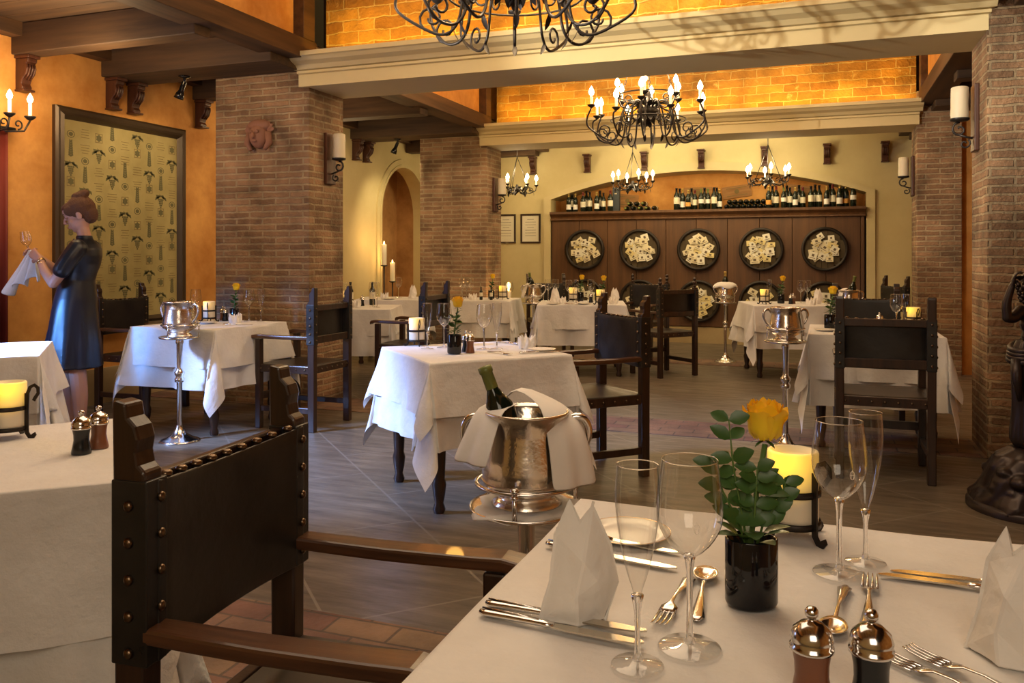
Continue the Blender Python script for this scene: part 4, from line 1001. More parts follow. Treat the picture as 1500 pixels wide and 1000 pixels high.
lay(P, Z0, [
 ('candle',-.26,-.12,0,'lit candle in iron holder'),('vaseS',-.06,.0,0,'dark vase with yellow rose'),('pepper',.02,-.1,0,'black and silver pepper mill'),('salt',.06,-.04,0,'brown and silver salt mill'),
 ('wine',.16,.05,0,'wine glass nearest the vase'),('wine',.24,.10,0,'wine glass farthest from the vase'),('napB',.20,-.22,0,'lotus folded white napkin'),('napT',.32,-.02,0,'tall white napkin'),('flute',-.14,.20,0,'champagne flute'),('napB',-.2,.2,0,'low white napkin behind the candle'),
], wf)
P = tang(-2.45,8.86,15); wc = 'far middle by the barrels'
lay(P, Z0, [
 ('candle',.20,-.36,0,'lit candle at the near edge'),('candle',-.10,.18,0,'lit candle in iron holder at the back'),('vaseS',-.02,.30,0,'dark vase with yellow rose'),('vaseS',.22,-.06,0,'second dark vase with yellow rose'),
 ('napT',-.30,.10,0,'tall white napkin at the left'),('napB',-.22,-.22,0,'low white napkin in front'),('napT',.36,.05,0,'tall white napkin at the right'),('napB',.34,-.2,0,'low white napkin at the right'),
 ('wine',-.38,.22,0,'wine glass, leftmost of the row'),('wine',-.30,.30,0,'wine glass, second of the row'),('wine',-.14,-.04,0,'wine glass behind the front napkin'),('flute',-.06,-.10,0,'champagne flute'),('wine',.10,.12,0,'wine glass between the candles'),('plate',-.30,-.36,0,'white bread plate at the left'),('plate',.02,-.36,0,'white bread plate in front'),('pepper',.10,.0,0,'black and silver pepper mill'),('knife',-.18,-.40,5,'silver knife'),
], wc)
P = tang(-4.36,7.32,20); wb = 'between the left pillars'
lay(P, Z0, [('candle',-.16,.10,0,'lit candle in iron holder'),('napB',.0,-.05,0,'lotus folded white napkin'),('flute',.22,-.12,0,'champagne flute in front'),('wine',.16,.0,0,'wine glass on the right'),('wine',-.08,-.18,0,'wine glass in front of the candle'),('pepper',.02,.16,0,'black and silver pepper mill')], wb)
P = tang(-4.86,8.98,20); wn = 'blue-lit near the niche'
lay(P, Z0, [('napT',.25,.0,0,'tall white napkin at the right'),('napB',-.08,-.10,0,'low white napkin'),('plate',.0,-.28,0,'white bread plate'),('wine',.05,.18,0,'wine glass')], wn)
P = tang(-3.72,9.20,10); wp = 'before the far left pillar'
lay(P, Z0, [('wine',-.28,-.05,0,'wine glass, leftmost of three'),('wine',-.20,.05,0,'wine glass, middle of three'),('wine',-.27,.12,0,'wine glass, rear of three'),('vaseS',.05,.05,0,'vase with yellow rose'),('candle',.20,.0,0,'lit candle in iron holder'),('napB',-.12,-.2,0,'low white napkin')], wp)
# short dark condiment bottles
for (x, y), l in ((P(-.02,-.2),'left'),(P(.10,-.2),'right')):
    put('bot2', (x,y,Z0), 0, 'small black bottle, %s of the pair on the far left table' % l, 'bottle', 'small black bottles', scale=.5)
P = tang(-4.36,7.32,20)
for (x, y), l in ((P(-.12,.26),'left'),(P(.10,.30),'right')):
    put('bot2', (x,y,Z0), 0, 'dark wine bottle, %s of the pair between the left pillars' % l, 'bottle', 'bottles between the pillars', scale=.8)

# ------------------------------------------------------------------ wine bucket stands
def curve3(pts, m_=4):
    pts = [V(p) for p in pts]; sm = []
    for i in range(len(pts)-1):
        p0, p1, p2, p3 = pts[max(i-1,0)], pts[i], pts[i+1], pts[min(i+2,len(pts)-1)]
        for j in range(m_):
            u = j/m_; sm.append(.5*((2*p1)+(-p0+p2)*u+(2*p0-5*p1+4*p2-p3)*u*u+(-p0+3*p1-3*p2+p3)*u**3))
    return sm+[pts[-1]]
def stand_root():
    t = empty('bucket_stand'); mb = MB(); mb.lathe([(.135,0),(.138,.006),(.12,.014),(.085,.028),(.05,.05),(.03,.085),(.022,.11)], 8); mb.lathe([(.135,0),(.137,.006),(.10,.018)], 8); mb.build('foot', M['silver'], t)
    mb = MB(); mb.lathe([(.018,.10),(.016,.16),(.0185,.40),(.03,.405),(.033,.425),(.022,.44),(.032,.455),(.034,.47),(.020,.485),(.018,.50),(.021,.66),(.026,.67),(.026,.685),(.02,.70)], 12); mb.build('column', M['silver'], t)
    mb = MB(); mb.lathe([(.001,.70),(.128,.70),(.134,.706),(.134,.714),(.125,.712),(.001,.710)], 32, closed=True); mb.build('tray', M['silver'], t)
    mb = MB(); mb.lathe([(.116,.784),(.122,.788),(.122,.795),(.116,.799),(.112,.791),(.116,.784)], 36, closed=True)
    for k in range(3): a = 2*pi*k/3+.45; mb.tube([(.124*cos(a),.124*sin(a),.706),(.124*cos(a),.124*sin(a),.80)], .0055, 8); mb.sph((.124*cos(a),.124*sin(a),.806), .011, 8); mb.sph((.124*cos(a),.124*sin(a),.785), .010, 8)
    mb.build('rail', M['silver'], t); proto('stand', t)
stand_root()
def bucket_root(key, m_):
    t = empty('ice_bucket')
    mb = MB(); mb.lathe([(.001,0),(.078,0),(.080,.006),(.066,.016),(.058,.026),(.075,.036),(.098,.052),(.103,.062),(.100,.070),(.102,.074),(.1,.09),(.096,.12),(.088,.16),(.087,.185),(.091,.20),(.096,.208),(.098,.213),(.094,.215),(.086,.205),(.084,.12),(.09,.07),(.001,.05)], 40); mb.build('bowl', m_, t)
    mb = MB()
    for s in (-1,1):
        mb = MB(); mb.tube(curve3([(s*.090,0,.180),(s*.108,0,.198),(s*.130,0,.196),(s*.142,0,.175),(s*.140,0,.145),(s*.125,0,.115),(s*.108,0,.098),(s*.099,0,.085)]), [.008]*8+[.0075]*8+[.006]*13, 10, flat=(1,1.2)); mb.build('handle', M['silver'], t)
    proto(key, t)
bucket_root('bucket', M['frost'])
BSC = [1.0]
def bottle_neck(loc, tilt, rz, label, foil=M['foil_green']):
    t = bottle_root('wine_bottle', M['bottle'], M['label'], foil, .30, .037); t.location = loc; t.scale = (BSC[0],)*3; t.rotation_euler = (0,tilt,rz); tag(t, label, 'bottle'); return t
def drape(name_label, pts_w, loc, rz, seed=1):
    """napkin laid over a rim: list of (x, y, z, halfwidth) centre line"""
    mb = MB(); vs = []; n = 8; rnd = random.Random(seed); ph = rnd.uniform(0,6)
    cl = [V(p[:3]) for p in pts_w]
    for i, p in enumerate(pts_w):
        c = cl[i]; d = (cl[min(i+1,len(cl)-1)]-cl[max(i-1,0)]); s_ = V((-c.y, c.x, 0))
        s_ = V((-sin(p[4]), cos(p[4]), 0)); nn = V((cos(p[4]), sin(p[4]), 0))
        for j in range(n+1):
            e = j/n*2-1; vs.append(c+s_*e*p[3]-nn*(abs(e)**2*p[5])+nn*.006*sin(e*6+ph)*(i/len(cl)))
    k = len(cl); mb.add(vs, [(i*(n+1)+j,i*(n+1)+j+1,(i+1)*(n+1)+j+1,(i+1)*(n+1)+j) for i in range(k-1) for j in range(n)], True)
    o = mb.build('cloth_napkin', M['napkin'], loc=loc, solid=.003, sub=1); o.rotation_euler.z = rz; tag(o, name_label, 'napkin'); return o
YW = YAW
def set_bucket(x, y, z, lab, where, rzb=YW, sc=1.0):
    put('stand', (x,y,z), .2, 'silver bucket stand %s' % where, 'stand', 'silver bucket stands')
    put('bucket', (x,y,z+.7145), rzb, '%s on the stand %s' % (lab, where), 'ice bucket', 'silver ice buckets', scale=sc)
BX, BY = -.755, 2.16
BS = 1.2; zt = -.135
put('stand', (BX,BY,0), .2, 'silver bucket stand before the middle table', 'stand', 'silver bucket stands').scale = (1.17,1.17,.811)
put('bucket', (BX,BY,.7145+zt), YW, 'frosty silver ice bucket holding a bottle before the middle table', 'ice bucket', 'silver ice buckets', scale=BS)
zb = .7145+zt
c_, s_ = cos(YW), sin(YW)
def loc_b(u, w, z): return (BX+u*c_-w*s_, BY+u*s_+w*c_, z)
BSC[0] = 1.12
bottle_neck(loc_b(.0,.0,zb+.060), radians(-20), YW, 'green foiled wine bottle leaning in the frosty ice bucket')
BSC[0] = 1.0
# napkins over the rim, left and right, and across the back
drape('cream cloth hanging over the left rim of the frosty bucket', [(-.035,.03,.226,.03,pi+.9,0),(-.070,-.010,.226,.035,pi+.9,.0),(-.090,-.035,.212,.040,pi+.85,.003),(-.103,-.050,.175,.046,pi+.8,.002),(-.118,-.058,.135,.052,pi+.75,.0),(-.128,-.062,.105,.055,pi+.75,0)], (BX,BY,zb), YW, 2).scale = (1.2,)*3
drape('cream cloth hanging over the right rim of the frosty bucket', [(-.045,.045,.235,.012,-.3,0),(-.02,.05,.262,.02,-.3,0),(.03,.03,.238,.035,-.4,.0),(.07,.0,.222,.05,-.5,.012),(.092,-.045,.195,.056,-.85,.014),(.102,-.062,.14,.058,-.9,.010),(.108,-.066,.09,.062,-.9,.008),(.112,-.070,.055,.064,-.9,.006)], (BX,BY,zb), YW, 5).scale = (1.2,)*3
o = MB(); vs = []; n = 40
for r_ in range(7):
    for i in range(n): a = 2*pi*i/n; q = r_/6; rr = (.090+.060*q)*(1+.10*q*sin(3*a+1)+.07*q*sin(5*a)); vs.append((rr*cos(a), rr*sin(a), .006*sin(9*a+r_)*q+.004 - (.012*max(0,q-.75)/.25)))
o.add(vs, [(r_*n+i,r_*n+(i+1)%n,(r_+1)*n+(i+1)%n,(r_+1)*n+i) for r_ in range(6) for i in range(n)], True)
o = o.build('cloth_napkin', M['napkin'], loc=(BX,BY,zb-.002), solid=.003); tag(o, 'crumpled cream cloth under the frosty ice bucket on its tray', 'napkin')
LX, LY = -4.09, 4.54
set_bucket(LX, LY, 0, 'silver ice bucket', 'beside the woman table', 0, 1.1)
set_bucket(-.205, 5.68, 0, 'silver ice bucket', 'left of the right armchair', YW)
drape('white cloth hanging over the bucket left of the right armchair', [(.0,.04,.225,.03,0,0),(.05,0,.225,.035,-.2,0),(.09,-.03,.20,.035,-.5,.004),(.10,-.04,.12,.032,-.5,.004),(.10,-.045,.03,.03,-.5,.004)], (-.205,5.68,.7145), YW, 7)
set_bucket(-1.05, 10.19, 0, 'silver ice bucket covered by a cloth', 'far back before the cabinet', YW)
mb = MB(); vs = []; n = 24
for r_, (q, z) in enumerate(((.001,.235),(.05,.235),(.09,.228),(.115,.21),(.13,.19),(.135,.17))):
    for i in range(n): a = 2*pi*i/n; vs.append((q*cos(a)*(1+.08*sin(4*a)*(r_>2)), q*sin(a)*(1+.08*sin(4*a)*(r_>2)), z-.012*sin(4*a)*(r_>3)))
mb.add(vs, [(r_*n+i,r_*n+(i+1)%n,(r_+1)*n+(i+1)%n,(r_+1)*n+i) for r_ in range(5) for i in range(n)], True)
o = mb.build('cloth_napkin', M['napkin'], loc=(-1.05,10.19,.7145), solid=.003); tag(o, 'white cloth laid over the far back ice bucket', 'napkin')
bottle_neck((-1.05,10.19,.775), 0, 0, 'gold-necked wine bottle in the cloth covered far bucket', M['foil_gold'])
set_bucket(-3.16, 9.30, 0, 'silver ice bucket with a cloth', 'left of the far middle table', YW)
bottle_neck((-3.16,9.30,.77), radians(-10), YW, 'green wine bottle in the bucket left of the far middle table')
drape('white cloth hanging over the bucket left of the far middle table', [(.0,.03,.25,.03,pi,0),(-.05,0,.24,.045,pi+.3,0),(-.09,-.02,.20,.05,pi+.4,.004),(-.12,-.04,.12,.05,pi+.4,.004),(-.13,-.045,.05,.045,pi+.4,.004)], (-3.16,9.30,.7145), YW, 8)
set_bucket(.27, 8.78, 0, 'silver ice bucket with a bottle', 'before the far right table', YW)
bottle_neck((.27,8.78,.77), radians(12), YW, 'green wine bottle in the bucket before the far right table')
drape('white cloth hanging over the bucket before the far right table', [(.0,.03,.23,.03,pi,0),(-.05,0,.225,.035,pi+.3,0),(-.09,-.02,.20,.035,pi+.4,.004),(-.105,-.03,.12,.035,pi+.4,.004)], (.27,8.78,.7145), YW, 9)
# ------------------------------------------------------------------ figures
def remesh(o, vox, it=3):
    d = o.modifiers.new('r','REMESH'); d.mode = 'VOXEL'; d.voxel_size = vox; d.use_smooth_shade = True
    d = o.modifiers.new('m','SMOOTH'); d.factor = .6; d.iterations = it
def limb(mb, pts, rad, n=12, seg=4):
    P_ = curve3(pts, seg); R_ = []
    for i in range(len(rad)-1): R_ += [rad[i]+(rad[i+1]-rad[i])*j/seg for j in range(seg)]
    R_.append(rad[-1]); mb.tube(P_, R_, n); mb.sph(pts[0], rad[0], n); mb.sph(pts[-1], rad[-1], n)
def hand(mb, w, d, up, curl, side, s_=1.0):
    w, d, up = V(w), V(d).normalized(), V(up).normalized(); sd = d.cross(up).normalized()*side; up = sd.cross(d)*side
    pc = w+d*.045*s_
    for q in (-.02,-.007,.007,.02): mb.tube([w+sd*q*.6*s_, pc+sd*q*s_, w+d*.082*s_+sd*q*1.1*s_], [.015*s_,.014*s_,.0105*s_], 8)
    for q, ln in ((-.028,.062),(-.0095,.074),(.0095,.080),(.028,.070)):
        b = w+d*.080*s_+sd*q*s_; u1 = d*cos(curl*.6)+up*sin(curl*.6); u2 = d*cos(curl*1.5)+up*sin(curl*1.5); u3 = d*cos(curl*2.2)+up*sin(curl*2.2)
        p1 = b+u1*ln*.42*s_; p2 = p1+u2*ln*.32*s_; p3 = p2+u3*ln*.26*s_; mb.tube([b-d*.02*s_, b, p1, p2, p3], [.010*s_,.0098*s_,.009*s_,.0082*s_,.007*s_], 8); mb.sph(p3, .007*s_, 8)
    b = w+d*.025*s_+sd*.022*s_; t1 = (sd*.8+d*.5+up*.35).normalized(); t2 = (sd*.1+d*.9+up*.7).normalized(); p1 = b+t1*.034*s_; p2 = p1+t2*.034*s_
    mb.tube([b-t1*.012*s_, b, p1, p2], [.013*s_,.013*s_,.011*s_,.0085*s_], 8); mb.sph(p2, .0085*s_, 8)
def head(mb, c, R, s_=1.0):
    def e(p, r, sc): mb.sph(V(c)+R @ (V(p)*s_), r*s_, 16, sc, R)
    # face looks along local -x
    e((.012,0,.025), .092, (1.08,.84,1.02)); e((-.020,0,-.035), .070, (1.0,.84,1.15)); e((-.050,0,-.080), .030, (1.1,1.0,.8)); e((-.068,0,.050), .050, (.5,1.1,.7))
    mb.tube([V(c)+R @ (V(p)*s_) for p in ((-.082,0,.030),(-.098,0,.008),(-.108,0,-.012),(-.094,0,-.022))], [.008*s_,.010*s_,.0135*s_,.008*s_], 8)
    for q in (-1,1):
        e((-.098,q*.010,-.018), .008, (1,1,.8)); e((-.074,q*.033,.018), .016, (.7,1.1,.8)); e((-.060,q*.040,-.022), .024, (.8,.8,.9)); e((.012,q*.078,-.005), .026, (.75,.35,1.15)); e((.002,q*.080,-.022), .012, (.8,.6,1))
    e((-.090,0,-.046), .0125, (.8,1.9,.5)); e((-.087,0,-.058), .013, (.8,1.6,.55))
WX, WY = -4.96, 4.47
t = empty('person', (WX,WY,0), YW); tag(t, 'woman in a black dress with hair bun polishing a wine glass with a cloth', 'person')
mb = MB()
limb(mb, [(.025,-.062,.86),(.06,-.08,.50),(.085,-.085,.28),(.085,-.085,.10)], [.078,.058,.052,.034])
limb(mb, [(-.01,.062,.86),(-.09,.085,.50),(-.085,.09,.28),(-.075,.09,.10)], [.078,.058,.052,.034])
for x, y in ((.085,-.085),(-.075,.09)): limb(mb, [(x+.02,y,.05),(x-.05,y,.045),(x-.13,y,.022)], [.034,.034,.022])
for z_, x_, rx, ry in ((.92,.01,.09,.13),(1.02,.015,.085,.115),(1.12,.03,.08,.105),(1.22,.06,.088,.120),(1.27,.075,.078,.122)): mb.sph((x_,0,z_), 1, 14, (rx,ry,.10))
limb(mb, [(.085,0,1.32),(.075,0,1.39),(.055,0,1.47)], [.055,.044,.045])
limb(mb, [(.09,-.13,1.315),(.03,-.19,1.18),(-.045,-.19,1.075)], [.050,.043,.036]); limb(mb, [(-.045,-.19,1.075),(-.12,-.15,1.15),(-.185,-.105,1.235)], [.036,.033,.022])
limb(mb, [(.06,.13,1.315),(-.03,.18,1.19),(-.13,.15,1.09)], [.050,.043,.036]); limb(mb, [(-.13,.15,1.09),(-.19,.09,1.17),(-.25,.03,1.24)], [.036,.032,.022])
hand(mb, (-.185,-.105,1.235), (-.80,.25,.60), (-.3,.8,.2), .75, 1, .95); hand(mb, (-.25,.03,1.24), (-.75,-.35,.45), (-.2,-.8,.3), .8, -1, .95)
HR = Matrix.Rotation(radians(14),3,'Z') @ Matrix.Rotation(radians(-24),3,'Y')
head(mb, (.040,-.005,1.545), HR, 1.0)
o = mb.build('body', M['skin'], t); remesh(o, .0045, 2)
mb = MB(); hc = V((.040,-.005,1.545))
def he(p, r, sc): mb.sph(hc+HR @ V(p), r, 18, sc, HR)
he((.026,0,.040), .098, (1.05,.90,1.0)); he((.060,0,-.005), .070, (.9,1.05,1.1)); he((-.020,0,.082), .060, (1.2,1.1,.6)); he((.062,0,.125), .044, (1.25,1.1,.85)); he((.088,0,.132), .034, (1.2,1.2,.9)); he((.04,0,.140), .03, (1.2,1.1,.7))
for q in (-1,1): he((-.030,q*.060,.050), .036, (1.2,.5,1.1)); he((-.010,q*.074,.020), .016, (.8,.5,2.0))
o = mb.build('hair_bun', M['hair'], t); remesh(o, .005, 2)
mb = MB()
for q in (-1,1): mb.tube([hc+HR @ V(p) for p in ((-.086,q*.019,.020),(-.087,q*.031,.0155),(-.080,q*.044,.020))], .0022, 6); mb.tube([hc+HR @ V(p) for p in ((-.090,q*.016,.040),(-.089,q*.032,.046),(-.078,q*.048,.041))], .0028, 6)
mb.build('eyes_and_brows', M['hair'], t)
mb = MB(); mb.tube([hc+HR @ V(p) for p in ((-.100,-.020,-.050),(-.1035,0,-.0515),(-.100,.020,-.050))], .0035, 6); mb.build('lips', mat('lips', (.42,.10,.08), .4), t)
mb = MB(); n = 48; sec = [(.476,-.01,.195,.205),(.50,-.01,.192,.20),(.62,-.005,.18,.19),(.75,.0,.158,.178),(.88,.005,.142,.168),(.96,.012,.134,.158),(1.03,.018,.122,.143),(1.09,.028,.106,.126),(1.14,.040,.107,.128),(1.20,.055,.114,.142),(1.26,.068,.110,.155),(1.31,.080,.095,.150),(1.345,.082,.076,.118),(1.375,.076,.056,.062),(1.395,.072,.052,.054)]
vs = []
for z_, cx_, rx, ry in sec:
    k_ = max(0,(1.0-z_)/.55)
    for i in range(n): a = 2*pi*i/n; q = 1+.045*k_*sin(9*a+1)+.03*k_*sin(5*a+z_*6); vs.append((cx_+rx*q*cos(a), ry*q*sin(a), z_+.006*k_*sin(9*a)))
mb.add(vs, [(r_*n+i,r_*n+(i+1)%n,(r_+1)*n+(i+1)%n,(r_+1)*n+i) for r_ in range(len(sec)-1) for i in range(n)], True)
limb(mb, [(.088,-.125,1.315),(.055,-.170,1.24),(.018,-.198,1.165)], [.064,.062,.058]); limb(mb, [(.062,.125,1.315),(.02,.165,1.25),(-.03,.185,1.18)], [.064,.062,.058])
mb.add([v for v in vs[:n]], [tuple(range(n))[::-1]]); mb.add(vs[-n:], [tuple(range(n))]); o = mb.build('dress', M['dress'], t); remesh(o, .006, 3)
mb = MB(); mb.lathe([(.050,0),(.056,.012),(.052,.028),(.048,.030),(.046,.01)], 24, c=(.072,0,1.375), closed=True)
mb.add([(.022,-.05,1.385),(-.012,-.008,1.372),(.0,-.03,1.335),(.03,-.065,1.345)], [(0,1,2,3)]); mb.add([(.022,.05,1.385),(-.012,.008,1.372),(.0,.03,1.335),(.03,.065,1.345)], [(3,2,1,0)]); mb.build('collar', M['dress'], t, solid=.004)
mb = MB()
for x, y in ((.085,-.085),(-.075,.09)): mb.sph((x-.05,y,.030), .05, 14, (2.0,.8,.62)); mb.b2((x+.02,y-.028,0),(x+.05,y+.028,.03))
mb.build('shoes', M['black'], t)
Rw = V((-.70,.35,.62)).to_track_quat('Z','Y').to_matrix(); mb = MB(); mb.lathe([(.025,-.006),(.029,-.006),(.029,.006),(.025,.006),(.025,-.006)], 20, c=(-.172,-.112,1.222), closed=True, R=Rw); mb.lathe([(.001,.0),(.016,0),(.016,.006),(.001,.007)], 16, c=V((-.165,-.138,1.210)), R=V((.1,-1,-.1)).to_track_quat('Z','Y').to_matrix(), closed=True); mb.build('wristwatch', M['gold'], t)
def wl_(u, w, z): return (WX+u*c_-w*s_, WY+u*s_+w*c_, z)
put('wine', wl_(-.30,-.02,1.235), 0, 'wine glass held up in the hands of the woman', 'wine glass', scale=.82, rot=(0,radians(-12),YW))
mb = MB(); vs = []; n = 16; m_ = 12
for r_ in range(m_+1):
    q = r_/m_
    for i in range(n+1):
        e = i/n*2-1; x = -.285 + e*(.02+.115*q) - .055*q + .02*q*sin(e*9+2); z = 1.305-q*(.24+.085*(-e if e < 0 else -.5*e)+.03*sin(e*8+1)); y = -.03+.03*sin(e*10+q*2)*(.3+q); vs.append((x, y, z))
mb.add(vs, [(r_*(n+1)+i,r_*(n+1)+i+1,(r_+1)*(n+1)+i+1,(r_+1)*(n+1)+i) for r_ in range(m_) for i in range(n)], True)
o = mb.build('polishing_cloth', M['cloth'], loc=(WX,WY,0), solid=.003, sub=1); o.rotation_euler.z = YW; tag(o, 'white polishing cloth hanging from the hands of the woman', 'cloth')
# bronze statue
SX, SY = 1.0, 4.78
t = empty('statue', (SX,SY,0), YW); tag(t, 'dark bronze statue of a draped figure raising grapes at the right edge', 'statue')
mb = MB(); rnd = random.Random(4)
mb.lathe([(.27,0),(.285,.02),(.27,.06),(.24,.10),(.225,.16),(.20,.22),(.17,.27),(.10,.31),(.001,.32)], 40, wob=lambda a,z: .05*sin(5*a+z*20)+.035*sin(9*a-z*31)+.02*sin(17*a+z*50))
for k in range(26): a = rnd.uniform(0,2*pi); z_ = rnd.uniform(.03,.22); mb.sph(((.215-.1*z_)*cos(a),(.215-.1*z_)*sin(a),z_), rnd.uniform(.04,.07), 8, (1,1,.6))
o = mb.build('rock_base', M['bronze'], t); remesh(o, .007, 4)
mb = MB(); mb.lathe([(.30,0),(.30,.03),(.285,.04),(.001,.04)], 40); mb.build('plinth', M['bronze'], t)
mb = MB(); SS = .62
mb.lathe([(.06,.30),(.105,.32),(.11,.36),(.10,.45),(.095,.55),(.098,.65),(.105,.74),(.095,.80),(.075,.84)], 40, sx=1.0, sy=.9, wob=lambda a,z: .07*sin(8*a+z*5)+.04*sin(13*a-z*9)); mb.build('skirt', M['bronze'], t, sub=1)
mb = MB()
for k in range(4): mb.tube([( .108*cos(a)*(1-.02*k), .100*sin(a)*(1-.02*k), .765+.018*k+.03*sin(a+1.2)) for a in [2*pi*i/20 for i in range(21)]], .017, 8)
mb.tube([(-.10,-.03,.75),(-.115,-.05,.66),(-.105,-.06,.55)], [.03,.025,.01], 8); mb.build('waist_drapery', M['bronze'], t)
mb = MB()
for z_, rx, ry in ((.80,.08,.07),(.86,.068,.055),(.92,.075,.06),(.97,.085,.06)): mb.sph((.01,0,z_), 1, 14, (rx,ry,.06))
for q in (-1,1): mb.sph((.01+q*.033,-.052,.935), .032, 10)
limb(mb, [(.012,0,.99),(.015,-.004,1.03),(.012,-.01,1.06)], [.034,.026,.027])
limb(mb, [(-.065,0,.985),(-.115,-.02,.955),(-.150,-.03,.955)], [.032,.027,.023]); limb(mb, [(-.150,-.03,.955),(-.152,-.03,1.03),(-.128,-.035,1.115)], [.023,.021,.015])
hand(mb, (-.128,-.035,1.115), (.15,-.1,1), (.9,-.3,-.2), .8, 1, .62)
limb(mb, [(.085,0,.985),(.13,-.01,.90),(.14,-.05,.82)], [.032,.026,.022]); limb(mb, [(.14,-.05,.82),(.10,-.10,.79),(.05,-.12,.80)], [.022,.018,.014]); hand(mb, (.05,-.12,.80), (-1,-.1,.1), (0,.8,.5), .5, 1, .62)
head(mb, (.01,-.01,1.115), Matrix.Rotation(radians(70),3,'Z') @ Matrix.Rotation(radians(8),3,'Y'), .66)
mb.sph((.012,.012,1.145), .062, 14, (1,1.05,.95)); mb.sph((.012,.06,1.13), .032, 12)
o = mb.build('figure', M['bronze'], t); remesh(o, .004, 2)
mb = MB(); rnd = random.Random(8)
for k in range(30): q = k/30; a = k*2.4; r_ = .026*(1-q)**.6+.004; mb.sph((-.085+r_*cos(a),-.055+r_*sin(a),1.135-.105*q), .0105, 8)
mb.leaf((-.10,-.05,1.14), (-.2,-.6,.5), (0,0,1), .05, .04); mb.leaf((-.08,-.05,1.14), (.8,-.3,.3), (0,0,1), .05, .04); mb.build('grape_bunch', M['bronze'], t)
# floor candlesticks
def candlestick(x, y, h, ch, lab, g):
    t = empty('candlestick', (x,y,0)); tag(t, lab, 'candlestick', g); top = h-ch
    mb = MB()
    for k in range(3): a = 2*pi*k/3; mb.tube([(.015*cos(a),.015*sin(a),.12),(.06*cos(a),.06*sin(a),.05),(.11*cos(a),.11*sin(a),.008)], .008, 6)
    mb.tube([(0,0,.08),(0,0,top-.01)], .010, 8); mb.lathe([(.02,top-.02),(.045,top-.012),(.048,top),(.001,top)], 16); mb.build('stick', M['iron'], t)
    mb = MB(); mb.lathe([(.034,top),(.035,top+ch*.5),(.034,h-.004),(.028,h),(.001,h-.006)], 18); mb.build('candle', M['wax'], t)
    mb = MB(); mb.lathe([(.001,h-.006),(.008,h+.004),(.009,h+.014),(.005,h+.028),(.001,h+.04)], 10); mb.build('flame', M['flame'], t)
    l = bpy.data.lights.new('candle_light','POINT'); l.energy = 3.0; l.color = (1,.55,.18); l.shadow_soft_size = .03; lo = bpy.data.objects.new('candle_light', l); COL.objects.link(lo); lo.location = (x,y,h+.06)
candlestick(-5.50,9.93,1.42,.28,'tall iron candlestick with burning candle, left of the wall niche','candlesticks by the wall niche')
candlestick(-5.60,10.35,1.17,.26,'iron candlestick with burning candle, middle one by the wall niche','candlesticks by the wall niche')
candlestick(-5.22,10.60,.86,.14,'low iron candlestick with burning candle, right one by the niche','candlesticks by the wall niche')
candlestick(-3.71,9.93,.82,.26,'iron floor candlestick with pillar candle right of the far left pillar','floor candlesticks')
mb = MB(); mb.lathe([(.045,.0),(.065,.05),(.05,.13)], 20, closed=True); o = mb.build('glass_shade', M['glass'], loc=(-3.71,9.93,.80)); tag(o, 'clear glass shade around the pillar candle beside the far left pillar', 'glass shade')
#PART3

# ------------------------------------------------------------------ light
def light(kind, name, loc, energy, col, size=.1, target=None, **kw):
    l = bpy.data.lights.new(name, kind); l.energy = energy; l.color = col
    if kind == 'AREA': l.size = size
    else: l.shadow_soft_size = size
    for k, v in kw.items(): setattr(l, k, v)
    o = bpy.data.objects.new(name, l); COL.objects.link(o); o.location = loc
    if target: o.rotation_euler = (V(target)-V(loc)).to_track_quat('-Z','Y').to_euler()
    return o
WARM = (1,.72,.40)
for x, y in CH: light('POINT', 'chandelier_light', (x,y,3.0), 95, WARM, .25)
for x, y, z in SC: light('POINT', 'small_chandelier_light', (x,y,z+.28), 22, (1,.76,.42), .12)
light('POINT', 'wall_light_lamp', (XW+.32,4.35,2.45), 10, (1,.66,.32), .08)
# yellow cove lights lying on the crowns and washing the brick lunettes
for y in (5.80, 9.73): light('AREA', 'cove_light', (-1.45,y,2.93), 32, (1,.55,.06), .12, target=(-1.45,y+.5,3.6), shape='RECTANGLE', size_y=4.7).rotation_euler = (radians(150),0,0)
for o in [o for o in COL.objects if o.name.startswith('cove_light')]: o.data.size = 4.7; o.data.size_y = .12
for x, y in ((-3.7,3.6),(-3.7,8.1),(.85,8.1)): light('POINT', 'clerestory_lamp', (x,y,3.25), 7, (1,.5,.10), .1)
light('AREA', 'room_fill', (-1.4,3.0,3.9), 70, (1,.80,.56), 3.2, target=(-1.4,3.0,0))
light('AREA', 'room_fill_far', (-1.4,8.2,3.9), 55, (1,.78,.50), 3.0, target=(-1.4,8.2,0))
light('AREA', 'back_wall_wash', (-1.6,11.2,2.95), 34, (1,.82,.46), 2.5, target=(-1.6,12.3,1.6))
light('AREA', 'camera_side_fill', (.4,-1.4,2.4), 30, (1,.83,.62), 1.6, target=(-.6,3,.6))
light('SPOT', 'beam_spot', (-4.3,1.0,1.9), 1000, (1,.93,.80), .03, target=(-.1,6.0,2.95), spot_size=radians(36), spot_blend=.5)
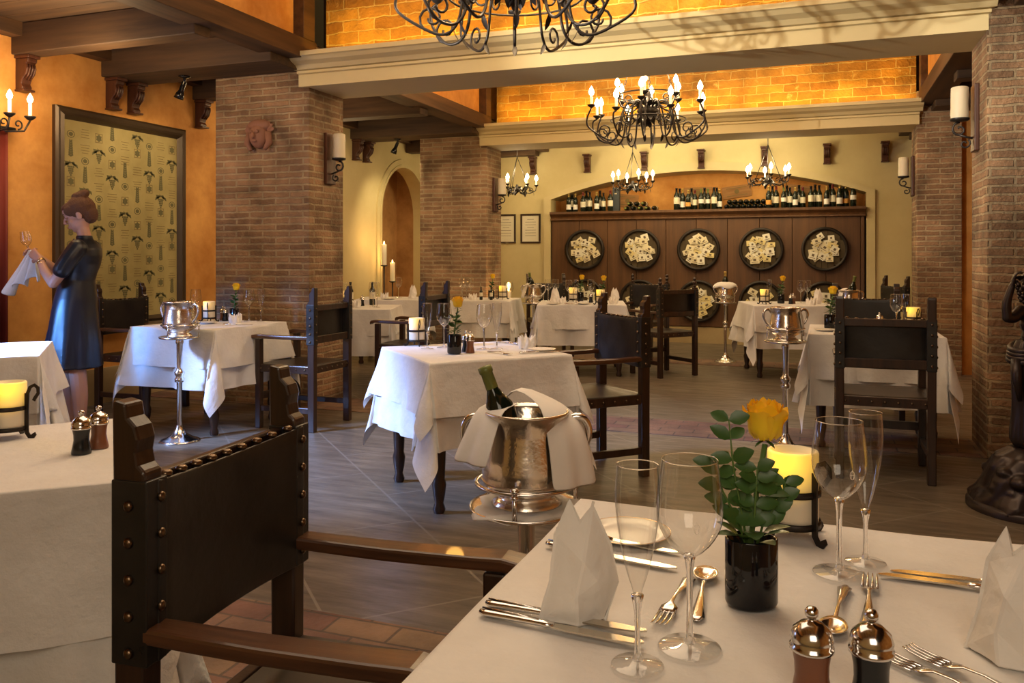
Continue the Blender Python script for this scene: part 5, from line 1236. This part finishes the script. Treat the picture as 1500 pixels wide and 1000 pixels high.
light('AREA', 'window_daylight', (-5.6,2.4,1.5), 26, (.30,.50,1), 1.2, target=(-3.0,4.4,.2))
light('SPOT', 'window_beam', (-5.6,2.2,2.3), 2500, (.30,.48,1), .25, target=(-3.0,4.35,0), spot_size=radians(40), spot_blend=.6)
light('SPOT', 'dress_blue_spot', (-5.55,2.6,1.1), 420, (.12,.36,1), .12, target=(-4.98,4.4,.75), spot_size=radians(24), spot_blend=.8)  # extra blue spot, added to colour the front of the dress
light('AREA', 'recess_fill', (-1.6,12.35,2.40), 9, (1,.66,.28), .1, target=(-1.6,12.6,2.1)).data.size = 3.2  # fill added to brighten the dark top of the recess
light('SPOT', 'tapestry_spot', (-5.0,5.72,2.6), 22, (1,.75,.42), .04, target=(-5.79,5.9,1.8), spot_size=radians(100), spot_blend=.8)
for y, e in ((4.5,26),(7.4,16)): light('POINT', 'left_wall_glow', (-4.9,y,2.55), e, (1,.68,.34), .15)
light('SPOT', 'aisle_spot', (-5.0,9.75,2.6), 45, (1,.80,.45), .06, target=(-5.7,10.6,1.3), spot_size=radians(90), spot_blend=.8)
light('POINT', 'niche_lamp', (-5.3,8.6,2.3), 10, (1,.80,.45), .2)
light('SPOT', 'pillar_spot_left', (-2.9,7.3,2.9), 80, (1,.85,.62), .06, target=(-4.3,9.86,1.5), spot_size=radians(38), spot_blend=.4)
light('SPOT', 'pillar_spot_right', (.7,3.8,3.2), 90, (1,.88,.70), .06, target=(1.3,5.9,2.5), spot_size=radians(40), spot_blend=.3)
w = bpy.data.worlds.new('world'); bpy.context.scene.world = w; w.use_nodes = True
w.node_tree.nodes['Background'].inputs[0].default_value = (1,.8,.6,1); w.node_tree.nodes['Background'].inputs[1].default_value = .05
sc = bpy.context.scene
sc.view_settings.view_transform = 'Standard'; sc.view_settings.look = 'None'; sc.view_settings.exposure = 0.0
sc.cycles.use_denoising = True
sc.cycles.max_bounces = 10; sc.cycles.transparent_max_bounces = 24; sc.cycles.transmission_bounces = 10
sc.cycles.caustics_refractive = False; sc.cycles.caustics_reflective = False; sc.cycles.sample_clamp_indirect = 6
